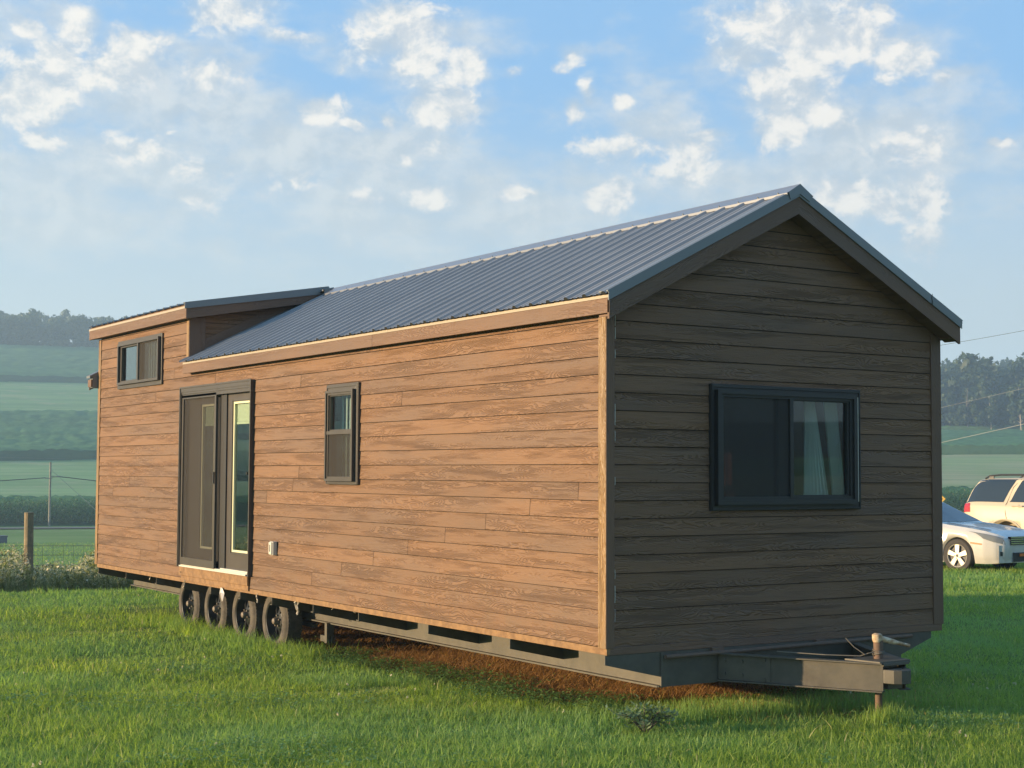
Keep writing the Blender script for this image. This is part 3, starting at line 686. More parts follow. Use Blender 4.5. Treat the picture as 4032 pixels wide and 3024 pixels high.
# eaves: fascia, drip edge, soffit
EX = -.085
b = MB(); b.box((EX, -.145, 2.172), (EX+.02, 3.4, 2.277)); b.box((EX-.0015, 3.401, 2.172), (EX+.0185, 8.06, 2.277)); part(b, 'fascia', 'trim_wood', .0015)
b = MB(); b.box((EX+.02, -.12, 2.180), (.02, 8.06, 2.195)); part(b, 'soffit', 'trim_wood')
b = MB()
for ya, yb in ((-.15, 3.1), (3.102, 6.4), (6.402, 8.065)): b.box((EX-.004, ya, 2.278), (EX+.02, yb, 2.300))
part(b, 'drip_edge', 'drip_edge')
b = MB(); b.box((W_+.065, -.145, 2.172), (W_+.085, L_+.145, 2.277)); b.box((W_-.02, -.12, 2.172), (W_+.065, L_+.12, 2.19)); part(b, 'fascia', 'trim_wood', .0015)
def rake(y0, y1, h0, h1, x0, x1, mb):
    """board following the gable slope on both sides, between heights h0..h1 below the ridge line"""
    for sgn, xe in ((-1, x0), (1, x1)):
        if xe is None: continue
        P = [(RX, y0, RZ-h1), (xe, y0, RZ-h1-RS*abs(xe-RX)), (xe, y0, RZ-h0-RS*abs(xe-RX)), (RX, y0, RZ-h0)]
        if sgn > 0: P = P[::-1]
        q = len(mb.v); mb.prism(P, (0, y1-y0, 0)); n = len(mb.f)
        for fi in range(n-6, n): mb.uv[fi] = [(mb.v[i][0]*1.12, mb.v[i][2]+RS*abs(mb.v[i][0]-RX)) for i in mb.f[fi]]
for (ya, yb) in ((-.147, -.125), (L_+.125, L_+.147)):
    b = MB(); rake(ya, yb, .050, .185, EX, W_+.085, b); part(b, 'rake_board', 'trim_wood')
b = MB(); rake(-.125, .0, .16, .175, EX+.02, W_+.065, b); part(b, 'rake_soffit', 'trim_wood')
b = MB(); rake(-.158, -.149, -.012, .052, EX-.012, W_+.098, b); rake(-.158, -.05, -.022, -.012, EX-.02, W_+.105, b); part(b, 'rake_trim', 'trim_metal', label='metal edge along the front gable')
b = MB(); rake(L_+.05, L_+.158, -.022, -.012, EX-.02, W_+.105, b); part(b, 'rake_trim', 'trim_metal')
# ribbed metal roof
def ribbed(mb, fr, u0, u1, s0, s1, skew=None):
    """fr(u along eave, s up the slope, h above it)"""
    prof = [(0, 0), (.018, .019), (.042, .019), (.060, 0), (.092, 0), (.100, .006), (.112, .006), (.120, 0), (.160, 0), (.168, .006), (.180, .006), (.188, 0)]
    pts = []; u = u0
    while u < u1:
        for a, h in prof:
            if u+a < u1: pts.append((u+a, h))
        u += .2286
    pts.append((u1, 0))
    for (a, h), (c, g) in zip(pts[:-1], pts[1:]):
        mb.face([fr(a, s0, h), fr(c, s0, g), fr(c, s1, g), fr(a, s1, h)], None, .5)
        if h+g > .01: mb.face([fr(a, s0+.002, -.004), fr(c, s0+.002, -.004), fr(c, s0+.002, max(g-.001, -.004)), fr(a, s0+.002, max(h-.001, -.004))], None, .5, 1)
sl = math.hypot(1, RS); nx, nz = -RS/sl, 1/sl
frL = lambda u, s, h: (EX-.03+s/sl+nx*h, u, roof_z(EX-.03)+s*RS/sl+nz*h+.004)
frR = lambda u, s, h: (W_+.115-s/sl-nx*h, u, roof_z(W_+.115)+s*RS/sl+nz*h+.004)
SL = (RX-EX+.03)*sl
b = MB(); ribbed(b, frL, -.15, 8.10, 0, SL-.01); part(b, 'roof', ['roof_metal', 'car_black'], label='grey ribbed metal slope above the long wall')
b = MB(); ribbed(b, frR, -.15, L_+.15, 0, SL-.01); part(b, 'roof', ['roof_metal', 'car_black'])
b = MB(); b.prism([(EX, 8.10, roof_z(EX)-.02), (RX, 8.10, RZ-.02), (W_+.085, 8.10, roof_z(W_+.085)-.02), (W_+.085, 8.10, roof_z(W_+.085)-.035), (RX, 8.10, RZ-.04), (EX, 8.10, roof_z(EX)-.035)], (0, -8.22, 0)); part(b, 'roof_deck', 'trim_wood')
b = MB(); b.prism([(1.6, 8.10, RZ-.08), (RX, 8.10, RZ-.02), (W_+.085, 8.10, roof_z(W_+.085)-.02), (W_+.085, 8.10, roof_z(W_+.085)-.035), (RX, 8.10, RZ-.09)], (0, L_-8.1+.12, 0)); part(b, 'roof_deck', 'trim_wood')
def ridge_cap(y0, y1, zr, sl_l, sl_r, name='ridge_cap'):
    mb = MB(); wv_ = .135; P = [(RX-wv_, zr-sl_l*wv_), (RX-.03, zr-sl_l*.03+.006), (RX, zr+.014), (RX+.03, zr-sl_r*.03+.006), (RX+wv_, zr-sl_r*wv_)]
    for (a, za), (c, zc) in zip(P[:-1], P[1:]):
        mb.face([(a, y0, za), (c, y0, zc), (c, y1, zc), (a, y1, za)]); mb.face([(a, y0, za-.004), (a, y1, za-.004), (c, y1, zc-.004), (c, y0, zc-.004)])
    mb.face([(P[0][0], y0, P[0][1]), (P[0][0], y0, P[0][1]-.02), (P[0][0], y1, P[0][1]-.02), (P[0][0], y1, P[0][1])])
    o = part(mb, name, 'ridge_metal'); sc_ = MB(); y = y0+.12
    while y < y1:
        for sx in (-1, 1):
            c = Vector((RX+sx*.115, y, zr-(sl_l if sx < 0 else sl_r)*.115+.001)); sc_.lathe([(0, .0), (0, .007), (.008, .006), (.008, 0)], c, (sx*-.4*-1, 0, 1), 6)
        y += .2286*(2 if random.random() < .3 else 1)
    sc_.build('screw', 'trim_metal', o); return o
ridge_cap(-.165, 7.86, RZ+.030, RS, RS)
# folded end of the cap over the gable peak
b = MB(); b.prism([(RX-.12, -.166, RZ+.030-RS*.12), (RX, -.166, RZ+.044), (RX+.12, -.166, RZ+.030-RS*.12), (RX+.10, -.166, RZ-.085), (RX, -.166, RZ-.035), (RX-.10, -.166, RZ-.085)], (0, .006, 0)); part(b, 'ridge_end_flap', 'trim_metal')
# dormer: low shed roof
DS = .168; DZ = 2.965; DX = -.115
def dz(x): return DZ+DS*(x-DX)
b = MB(); ribbed(b, lambda u, s, h: (DX+s*.986, u, dz(DX+s*.986)+h+.002), 7.95, L_+.14, 0, (RX-DX)/.986); part(b, 'dormer_roof', ['roof_metal', 'car_black'])
b = MB(); b.prism([(DX+.03, 7.96, dz(DX+.03)-.004), (RX, 7.96, dz(RX)-.004), (RX, 7.96, dz(RX)-.03), (DX+.03, 7.96, dz(DX+.03)-.03)], (0, L_+.13-7.96, 0)); part(b, 'dormer_roof_deck', 'trim_wood')
b = MB(); b.box((-.10, 7.955, 2.805), (-.08, L_+.13, 2.918)); part(b, 'fascia', 'trim_wood', .0015, label='sunlit fascia board of the dormer')
b = MB(); b.box((-.104, 7.95, 2.919), (-.085, L_+.135, 2.945)); part(b, 'drip_edge', 'drip_edge')
b = MB(); b.box((-.08, 7.98, 2.815), (.02, L_+.12, 2.83)); part(b, 'soffit', 'trim_wood')
for y0, y1 in ((7.953, 7.975), (L_+.11, L_+.132)):
    b = MB(); b.prism([(-.098, y0, 2.800), (1.60, y0, 3.105), (1.60, y0, 3.215), (-.098, y0, 2.918)], (0, y1-y0, 0)); part(b, 'dormer_rake_board', 'trim_wood')
b = MB(); b.prism([(.0, 7.976, 2.83), (1.6, 7.976, 3.10), (1.6, 7.976, 3.12), (0, 7.976, 2.85)], (0, .13, 0)); part(b, 'dormer_soffit', 'trim_wood')
b = MB(); b.prism([(DX-.006, 7.938, dz(DX)-.052), (RX-.02, 7.938, dz(RX)-.065), (RX-.02, 7.938, dz(RX)+.024), (DX-.006, 7.938, dz(DX)+.022)], (0, .012, 0)); b.prism([(DX-.006, 7.95, dz(DX)+.022), (RX-.02, 7.95, dz(RX)+.024), (RX-.02, 7.95, dz(RX)+.018), (DX-.006, 7.95, dz(DX)+.016)], (0, .05, 0)); part(b, 'dormer_rake_trim', 'trim_metal')
b = MB(); b.prism([(.02, L_-.03, 2.2), (W_-.1, L_-.03, 2.3), (RX, L_-.03, 3.1), (.02, L_-.03, 2.82)], (0, .02, 0)); part(b, 'gable_backing', 'trim_wood')
ridge_cap(7.85, L_+.15, 3.262, DS, RS)
b = MB(); b.prism([(RX-.12, 7.849, 3.245), (RX, 7.849, 3.276), (RX+.12, 7.849, 3.20), (RX+.12, 7.849, 3.12), (RX-.12, 7.849, 3.17)], (0, .006, 0)); part(b, 'ridge_end_flap', 'trim_metal')
# main-slope eave return past the rear corner
b = MB(); b.box((-.10, L_+.012, 2.172), (-.08, L_+.15, 2.27)); part(b, 'eave_return', 'trim_wood')
b = MB(); b.prism([(-.118, L_+.012, roof_z(-.118)-.01), (.05, L_+.012, roof_z(.05)-.01), (.05, L_+.012, roof_z(.05)+.02), (-.118, L_+.012, roof_z(-.118)+.02)], (0, .145, 0)); b.prism([(-.08, L_+.012, 2.16), (.05, L_+.012, 2.16), (.05, L_+.012, roof_z(.05)-.012), (-.08, L_+.012, roof_z(-.08)-.012)], (0, .12, 0)); part(b, 'eave_return_roof', 'trim_metal')
# loose wire standing up from the right-hand rake
b = MB(); lw = Vector(ray_at(3671, 1198, 1, -.162)); b.tube([lw, lw+Vector((.004, 0, .025)), lw+Vector((-.002, .002, .05)), lw+Vector((.006, .002, .085))], [.006, .003, .0025, .0025], 6); part(b, 'loose_wire', 'cable')

# ---- windows and door
def ring(mb, frame, a, b_, c, d, wl, wr, wb, wt, o0, o1):
    """rectangular frame of four bars; a,b_ along, c,d up"""
    for q in (((a, c), (a+wl, d)), ((b_-wr, c), (b_, d)), ((a+wl, c), (b_-wr, c+wb)), ((a+wl, d-wt), (b_-wr, d))):
        mb.box(frame(q[0][0], o0, q[0][1]), frame(q[1][0], o1, q[1][1]))
fx = lambda u, o, z: (-o, u, z)                 # long wall, o = how far proud
fy = lambda u, o, z: (u, -o, z)                 # gable
def pane(frame, a, b_, c, d, o, name='pane', matn='glass', parent=None):
    mb = MB(); mb.box(frame(a, o, c), frame(b_, o-.004, d)); return mb.build(name, matn, parent)
def wparent(name, label):
    mb = MB(); return mb, label
# tall double-hung window
b = MB(); a0, a1, c0, c1_ = WIN2; ring(b, fx, a0, a1, c0, c1_, .055, .050, .035, .075, -.01, .022); ring(b, fx, a0+.006, a1-.006, c0+.006, c1_-.012, .012, .012, .01, .02, .022, .028)
win = part(b, 'window', 'bronze', .002, label='tall double-hung window with dark screen over its lower half')
b = MB(); ring(b, fx, a0+.045, a1-.035, c0+.03, c1_-.06, .028, .022, .022, .022, .022, .058); ring(b, fx, a0+.067, a1-.063, c0+.052, c1_-.082, .018, .018, .02, .02, .0, .045)
b.box(fx(a0+.067, .012, 1.405), fx(a1-.063, .052, 1.437)); ring(b, fx, a0+.085, a1-.081, 1.437, c1_-.1, .012, .012, .014, .012, .0, .03)
b.build('frame', 'bronze', win)
pane(fx, a0+.09, a1-.09, 1.44, c1_-.10, .012, parent=win); pane(fx, a0+.09, a1-.09, c0+.06, 1.41, .0, parent=win); pane(fx, a0+.085, a1-.085, c0+.072, 1.407, .038, 'screen', 'insect_screen', win)
b = MB()
for i in range(20): b.box(fx(a0+.05+i*.027, -.10-.010*(i % 3), .96), fx(a0+.074+i*.027, -.106-.010*(i % 3), 1.84))
b.build('curtain', 'curtain', win)
# loft sliding window
b = MB(); a0, a1, c0, c1_ = WIN1; ring(b, fx, a0, a1, c0, c1_, .035, .045, .048, .045, -.01, .022)
win = part(b, 'window', 'bronze', .002, label='small sliding loft window with a curtain behind its right pane')
b = MB(); ring(b, fx, a0+.03, a1-.085, c0+.05, c1_-.04, .030, .030, .03, .03, .022, .06); b.box(fx(9.70, .03, c0+.08), fx(9.745, .056, c1_-.07)); ring(b, fx, 9.745, a1-.115, c0+.08, c1_-.07, .02, .055, .02, .02, .0, .03)
b.build('frame', 'bronze', win)
pane(fx, 9.76, a1-.16, c0+.1, c1_-.09, .006, parent=win); pane(fx, a0+.06, 9.71, c0+.08, c1_-.07, .012, parent=win); pane(fx, a0+.06, 9.705, c0+.08, c1_-.07, .040, 'screen', 'insect_screen', win)
b = MB()
for i in range(15): b.box(fx(a0+.06+i*.042, -.06-.012*(i % 2), 2.16), fx(a0+.092+i*.042, -.066-.012*(i % 2), 2.66))
b.build('curtain', 'curtain', win)
# gable sliding window
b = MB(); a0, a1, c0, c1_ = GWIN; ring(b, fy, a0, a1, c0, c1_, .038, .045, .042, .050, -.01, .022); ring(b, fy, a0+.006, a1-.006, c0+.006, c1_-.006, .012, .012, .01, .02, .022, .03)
win = part(b, 'window', 'bronze_shaded', .002, label='large dark sliding window in the shaded gable')
b = MB(); ring(b, fy, a0+.035, a1-.075, c0+.042, c1_-.045, .036, .030, .036, .030, .022, .062); ring(b, fy, a0+.071, a1-.105, c0+.078, c1_-.075, .03, .03, .025, .02, .0, .045)
b.box(fy(1.60, .0, c0+.09), fy(1.70, .028, c1_-.09)); b.box(fy(1.70, .02, c0+.09), fy(1.735, .05, c1_-.09)); ring(b, fy, 1.735, a1-.135, c0+.095, c1_-.09, .014, .02, .018, .015, .0, .034)
b.build('frame', 'bronze_shaded', win)
b = MB(); b.box(fy(2.407, .0565, c0+.06), fy(2.411, .064, c1_-.06)); b.build('reflective_strip', 'white_vinyl', win)
pane(fy, 1.75, a1-.155, c0+.11, c1_-.105, .012, parent=win); pane(fy, a0+.10, 1.61, c0+.10, c1_-.095, .0, parent=win); pane(fy, a0+.10, 1.70, c0+.10, c1_-.095, .035, 'screen', 'insect_screen', win)
def curtain(pts_top, pts_bot, z0, z1, y, mn='curtain'):
    mb = MB(); n = 26
    for i in range(n):
        f0, f1 = i/n, (i+1)/n; g = lambda f: .018*math.sin(f*n*1.6)
        T = lambda f: pts_top[0]+(pts_top[1]-pts_top[0])*f; B = lambda f: pts_bot[0]+(pts_bot[1]-pts_bot[0])*f
        mid0, mid1 = T(f0)*.5+B(f0)*.5, T(f1)*.5+B(f1)*.5
        mb.face([(B(f0), y+g(f0), z0), (B(f1), y+g(f1), z0), (T(f1), y+g(f1), z1), (T(f0), y+g(f0), z1)])
    return mb
curtain((2.02, 2.10), (2.00, 2.26), .84, 1.66, .12).build('curtain', 'curtain', win); curtain((2.22, 2.34), (2.32, 2.44), .84, 1.66, .12).build('curtain', 'curtain', win)
curtain((1.00, 1.03), (1.00, 1.07), .84, 1.55, .12).build('curtain', 'curtain', win)
# terrace door: two leaves with glass, blinds between the panes, a screen over the left one
b = MB(); a0, a1, c0, c1_ = DOOR; ring(b, fx, a0, a1, c0, c1_, .028, .030, .0001, .055, -.06, .036); ring(b, fx, a0-.004, a1+.004, c0, c1_+.006, .02, .02, .0001, .018, .036, .044)
b.box(fx(a0+.02, -.09, 1.94), fx(a1-.02, .030, 1.985))
b.box(fx(a0+.028, -.06, 1.90), fx(a1-.03, .022, 1.955))
door = part(b, 'terrace_door', 'bronze', .002, label='dark two-leaf glass terrace door with half-drawn blinds')
def leaf(u0, u1, g0, g1, gz0, gz1, o):
    mb = MB(); ring(mb, fx, u0, u1, .0, 1.93, g0-u0, u1-g1, gz0, 1.93-gz1, o-.04, o); l_ = mb.build('leaf', 'door_paint', door)
    mb = MB(); ring(mb, fx, g0-.035, g1+.035, gz0-.035, gz1+.035, .016, .016, .016, .016, o, o+.014); ring(mb, fx, g0-.019, g1+.019, gz0-.019, gz1+.019, .010, .010, .010, .010, o, o+.008); mb.build('moulding', 'bronze', l_)
    mb = MB(); ring(mb, fx, g0-.009, g1+.009, gz0-.009, gz1+.009, .024, .024, .022, .022, o-.02, o+.004); mb.build('glass_frame', 'blind', l_)
    pane(fx, g0, g1, gz0, gz1, o-.012, parent=l_)
    mb = MB(); z = gz1-.02
    while z > 1.60: mb.box(fx(g0+.03, o-.024, z), fx(g1-.03, o-.030, z-.012)); z -= .0135
    mb.box(fx(g0+.018, o-.022, 1.565), fx(g1-.018, o-.034, 1.59)); mb.build('blind', 'blind', l_)
    return l_
leaf(7.27, 8.235, 7.40, 7.76, .20, 1.80, -.045)
leaf(6.235, 7.265, 6.33, 6.84, .20, 1.80, -.045)
# sliding screen with its stiles
b = MB(); ring(b, fx, 7.20, 8.235, -.012, 1.925, .042, .045, .085, .04, -.005, .022); b.build('screen_frame', 'bronze', door)
b = MB(); b.box(fx(7.232, .018, .92), fx(7.215, .036, 1.05)); b.build('handle', 'car_black', door)
b = MB(); b.box(fx(6.44, -.045, 1.02), fx(6.458, -.028, 1.05)); b.build('latch', 'car_black', door)
pane(fx, 7.242, 8.19, .07, 1.89, .010, 'screen', 'insect_screen', door)
b = MB(); b.box(fx(7.02, -.055, -.01), fx(7.20, -.030, 1.93)); b.build('meeting_post', 'car_black', door)
b = MB(); b.box(fx(a0+.10, -.06, -.035), fx(a1-.03, .030, -.020)); b.box(fx(a0+.10, -.06, -.020), fx(a1-.03, .012, -.008)); b.box(fx(a0+.10, -.06, -.008), fx(7.1, -.012, .004)); b.build('threshold', 'white_alu', door)
b = MB(); b.box((-.028, a0+.05, -.135), (-.001, a1-.02, -.037)); b.box((-.018, a0+.05, -.19), (-.001, 8.2, -.137)); part(b, 'ledger_board', 'osb', .003, label='raw board under the terrace door')
b = MB(); b.box((-.032, 8.16, -.105), (-.027, 8.20, -.095)); part(b, 'screw_slot', 'car_black')
# outlet box
b = MB(); b.box((-.060, 5.585, .222), (-.018, 5.655, .345)); b.box((-.045, 5.575, .215), (.0, 5.665, .352)); out = part(b, 'outlet_box', 'white_vinyl', .006)
b = MB(); b.box((-.0615, 5.612, .25), (-.060, 5.628, .32)); b.build('slot', 'car_black', out)
# ---- chassis
def ibeam(mb, p0, p1, h=.25, wf=.09, t=.008):
    p0, p1 = Vector(p0), Vector(p1)
    mb.beam(p0, p1, t, h-.002); mb.beam(p0+Vector((0, 0, h/2)), p1+Vector((0, 0, h/2)), wf, t*1.6); mb.beam(p0-Vector((0, 0, h/2)), p1-Vector((0, 0, h/2)), wf, t*1.6)
for x in (.50, W_-.50):
    b = MB(); ibeam(b, (x, .008, -.342), (x, 11.3, -.342), .245); part(b, 'frame_beam', 'steel_dark')
b = MB()
P = [(-.010, 0, -.2185), (.48, 0, -.2185), (W_-.48, 0, -.2185), (W_-.14, 0, -.2185), (W_-.14, 0, -.270), (W_-.49, 0, -.385), (W_-.49, 0, -.462), (.50, 0, -.462), (.50, 0, -.400), (-.010, 0, -.283)]
b.prism(P, (0, .010, 0)); b.box((.46, -.004, -.468), (W_-.46, .045, -.460)); b.box((.478, -.012, -.47), (.494, .0, -.222)); part(b, 'front_crossmember', 'steel_dark', label='tapered steel cross member under the gable')
for y in (1.24, 2.50, 3.77, 4.72, 5.68, 6.50, 7.32, 8.14, 9.05, 10.15, 11.25):
    for s in (-1, 1):
        X = (lambda x: x) if s < 0 else (lambda x: W_-x)
        b = MB(); b.prism([(X(.0), y, -.2185), (X(.495), y, -.2185), (X(.495), y, -.395), (X(.0), y, -.285)], (0, .008, 0)); b.prism([(X(.0), y, -.283), (X(.495), y, -.393), (X(.495), y, -.401), (X(.0), y, -.291)], (0, .05, 0)); part(b, 'outrigger', 'steel_dark')
b = MB()
for y in (1.24, 3.77, 5.68, 8.14, 10.15, 11.25): b.box((.5, y, -.36), (W_-.5, y+.06, -.2185))
part(b, 'cross_tube', 'steel_dark')
AE = (1.60, -1.07, -.357)
for s in (-1, 1):
    X = (lambda x: x) if s < 0 else (lambda x: W_-x)
    b = MB(); p0, p1 = Vector((X(1.02), -.004, -.357)), Vector((X(AE[0]), AE[1], AE[2])); b.beam(p0, p1, .008, .190)
    b.beam(p0+Vector((0, 0, .097)), p1+Vector((0, 0, .097)), .075, .010); b.beam(p0-Vector((0, 0, .096)), p1-Vector((0, 0, .096)), .075, .010)
    d = (p1-p0).normalized(); n_ = Vector((-d.y, d.x, 0))*(-1 if s < 0 else 1)*1; n_ = n_ if n_.x*(1 if s > 0 else -1) > 0 else -n_
    b.beam(p0+n_*.006, p0.lerp(p1, .33)+n_*.006, .007, .176)
    arm = part(b, 'tongue_arm', 'steel_dark', .001)
    bb_ = MB()
    for t_, z_ in ((.04, .05), (.04, -.045), (.15, .05), (.15, -.045), (.29, .07), (.29, -.07)):
        c = p0.lerp(p1, t_)+n_*.010+Vector((0, 0, z_)); bb_.lathe([(0, .013), (.010, .013), (.010, 0)], c, n_, 6)
    bb_.build('bolt', 'steel_dark', arm)
b = MB(); b.box((1.585, -1.09, -.275), (W_-1.585, -.86, -.255)); b.prism([(1.5, -.80, -.256), (1.92, -.80, -.256), (1.86, -1.08, -.256), (1.56, -1.08, -.256)], (0, 0, .012)); part(b, 'jack_plate', 'steel_dark', .002)
b = MB(); prof = [(1.60, -.95), (1.572, -.95), (1.60, -1.08), (1.625, -1.145), (1.665, -1.18), (1.71, -1.19), (1.755, -1.18), (1.795, -1.145), (1.82, -1.08), (1.848, -.95), (1.82, -.95), (1.78, -1.09), (1.71, -1.13), (1.64, -1.09)]
b.prism([(x, y, -.395) for x, y in prof], (0, 0, .095)); b.box((1.64, -1.08, -.44), (1.78, -.98, -.30)); b.box((1.635, -1.03, -.30), (1.785, -.99, -.265)); part(b, 'coupler', 'steel_dark', .004, smooth=False, label='hitch coupler with chipped grey paint')
b = MB(); b.box((1.50, -1.276, -.36), (1.52, -1.27, -.355)) if False else None
JX, JY = 1.70, -.93
b = MB(); b.tube([(JX, JY, -.80), (JX, JY, -.46)], .026, 12); b.tube([(JX, JY, -.46), (JX, JY, -.115)], .034, 16); b.lathe([(0, .0), (0, .06), (.012, .06), (.012, 0)], (JX, JY, -.80), (0, 0, 1), 16)
jack = part(b, 'tongue_jack', 'rust', .0, True)
b = MB(); h0 = Vector((JX-.01, JY, -.098)); h1 = Vector(ray_at(3582, 2543, 0, 1.90)); b.tube([h0, h0.lerp(h1, .5), h0.lerp(h1, .62), h1], [.023, .019, .014, .012], 12); b.lathe([(-.03, 0), (-.03, .030), (-.01, .036), (.022, .036), (.032, .02), (.032, 0)], h0, (0, 0, 1), 14); b.build('crank_handle', 'rust_cream', jack, smooth=True)
b = MB()
for k_ in range(4):
    pts = [(JX+math.cos(a)*(.038+.004*random.random()), JY+math.sin(a)*.040, -.185-k_*.009+.008*math.sin(a+k_)) for a in np.linspace(0, 2*math.pi, 15)]; b.tube(pts, .0035, 5, cap=False)
b.tube([(JX-.036, JY, -.195), (JX-.08, JY+.02, -.205), (JX-.12, JY+.06, -.225), (JX-.30, JY+.22, -.222), (JX-.5, JY+.5, -.215)], .004, 5); b.tube([(JX-.10, JY+.03, -.215), (JX-.16, JY+.08, -.16), (JX-.20, JY+.12, -.10)], .0035, 5)
part(b, 'tie_wire', 'wire')
b = MB(); b.tube([(.50, -.035, -.252), (1.1, -.035, -.250), (1.9, -.035, -.243), (2.5, -.035, -.238), (3.02, -.03, -.238)], .016, 8); b.box((.94, -.03, -.236), (1.05, .0, -.213)); b.box((1.98, -.03, -.232), (2.08, .0, -.213)); part(b, 'cross_bar', 'rust', smooth=True, label='rusty bar hung across the front of the frame')
# shackle hanger in front of the first wheel
for y in (5.28, 9.0):
    b = MB(); b.box((.42, y, -.66), (.50, y+.05, -.46)); b.box((.47, y-.02, -.66), (.50, y+.25, -.60)); part(b, 'spring_hanger', 'steel_dark')
b = MB()
for y in (6.12, 6.94, 7.76, 8.58): b.beam((.52, y-.36, -.53), (.52, y+.36, -.53), .05, .035); b.tube([(.25, y, -.50), (W_-.25, y, -.50)], .035, 10)
part(b, 'axle', 'steel_dark')
# wheels
def wheel_meshes():
    R_ = .322; wd = .20
    T = MB(); prof = [(0.012, .205), (.0, .215), (-.006, .245), (-.004, .275), (.010, .298), (.022, .308), (.024, .313), (.032, .320)]
    prof += [(t, R_) for t in (.045, wd/2, wd-.045)] + [(wd-.02, .310), (wd, .27), (wd, .215)]
    T.lathe(prof, (0, 0, 0), (1, 0, 0), 56)
    for k_ in range(56):                      # tread blocks on the shoulder
        a0_, a1_ = 2*math.pi*k_/56, 2*math.pi*(k_+.58)/56
        for (x0, x1, r1) in ((.020, .062, .3255), (.070, .098, .3262), (.104, .132, .3262), (.14, .178, .3255)):
            P = [(x0, math.cos(a)*r, math.sin(a)*r) for a, r in ((a0_, r1), (a1_, r1), (a1_, r1-.006), (a0_, r1-.006))]
            T.prism(P, (x1-x0, 0, 0), .5)
    Rm = MB(); Rm.lathe([(.012, .207), (.006, .212), (.004, .205), (.010, .196), (.055, .188), (.075, .180), (.10, .176)], (0, 0, 0), (1, 0, 0), 40)
    n = 8                                       # pressed disc with wide windows between spokes
    for k_ in range(n):
        a = 2*math.pi*k_/n; c, s_ = math.cos(a), math.sin(a); q = lambda x, r, t: (x, c*r-s_*t, s_*r+c*t)
        Rm.face([q(.055, .07, -.022), q(.055, .07, .022), q(.072, .125, .019), q(.072, .125, -.019)], None, .5); Rm.face([q(.072, .125, -.019), q(.072, .125, .019), q(.085, .180, .032), q(.085, .180, -.032)], None, .5)
    Rm.lathe([(.05, .0), (.05, .055), (.056, .082), (.062, .082)], (0, 0, 0), (1, 0, 0), 24)
    Rm.lathe([(.11, .18), (.11, .0)], (0, 0, 0), (1, 0, 0), 24)
    H = MB(); H.lathe([(.052, .040), (.012, .036), (-.004, .030), (-.012, .018), (-.012, 0)], (0, 0, 0), (1, 0, 0), 20)
    Nn = H
    for k_ in range(5):
        a = 2*math.pi*k_/5+.3; Nn.lathe([(.05, .011), (.030, .010), (.028, 0)], (0, math.cos(a)*.058, math.sin(a)*.058), (1, 0, 0), 6)
    return T, Rm, H, Nn
T, Rm, H_, Nn = wheel_meshes()
w0 = part(T, 'wheel', 'rubber', smooth=True, label='nearest trailer wheel, black rim with steel hub')
rim0 = Rm.build('rim', 'rim_black', w0, smooth=True); hub0 = H_.build('hub', 'hub_steel', w0, smooth=True); nut0 = None
WX = .215
labs = ['nearest trailer wheel, black rim with steel hub', 'second trailer wheel back from the front', 'third trailer wheel with grass caught in its rim', 'rearmost trailer wheel with a pale hub cap']
for k_, y in enumerate((6.12, 6.94, 7.76, 8.58)):
    if k_ == 0: wk = w0
    else:
        wk = w0.copy(); col.objects.link(wk); wk.parent = house
        for ch in (rim0, hub0):
            c = ch.copy(); col.objects.link(c); c.parent = wk
    wk.location = (WX, y, .8-.50); wk['label'] = labs[k_]; wk.rotation_euler = (k_*.7, 0, 0)
for y in (6.12, 6.94, 7.76, 8.58):
    wk = w0.copy(); wk['label'] = 'trailer wheel on the far side'; col.objects.link(wk); wk.location = (W_-WX, y, .3); wk.rotation_euler = (0, 0, math.pi); wk.parent = house
    c = rim0.copy(); col.objects.link(c); c.parent = wk
# scraps hanging below the floor
def scrap(y, z, x=-.01, s=1., mn='scrap', n=4):
    mb = MB(); p = Vector((x, y, z+.02)); pts = [p]
    for i in range(n): p = p+Vector((random.uniform(-.012, .012), random.uniform(-.02, .02), -.03*s*random.uniform(.6, 1.2))); pts.append(p)
    mb.tube(pts, [random.uniform(.004, .011)*s for _ in pts], 5); return part(mb, 'hanging_scrap', mn, smooth=True)
scrap(6.02, -.215, s=.8); scrap(5.10, -.215, .03, 1.1, n=5); scrap(4.35, -.215, .02, .4); scrap(8.1, -.215, s=.7); scrap(9.3, -.215, .01, .6); scrap(3.9, -.215, 0, .3); scrap(5.12, -.217, .012, 1.4, 'scrap', 5)
b = MB()
c0_ = Vector((-.02, 6.95, -.20))
pp = [c0_+Vector(v) for v in ((0, .05, 0), (0, 0, 0), (-.01, .02, -.05), (.01, -.04, -.06), (-.02, -.07, -.13), (.0, .00, -.15), (.01, .05, -.12), (-.015, .04, -.07))]
for tri in ((0, 1, 2), (1, 3, 2), (2, 3, 4), (2, 4, 5), (2, 5, 6), (2, 6, 7), (0, 2, 7), (3, 5, 4)): b.face([pp[i] for i in tri])
part(b, 'torn_plastic', 'plastic_bag', label='torn clear plastic hanging above the wheels')

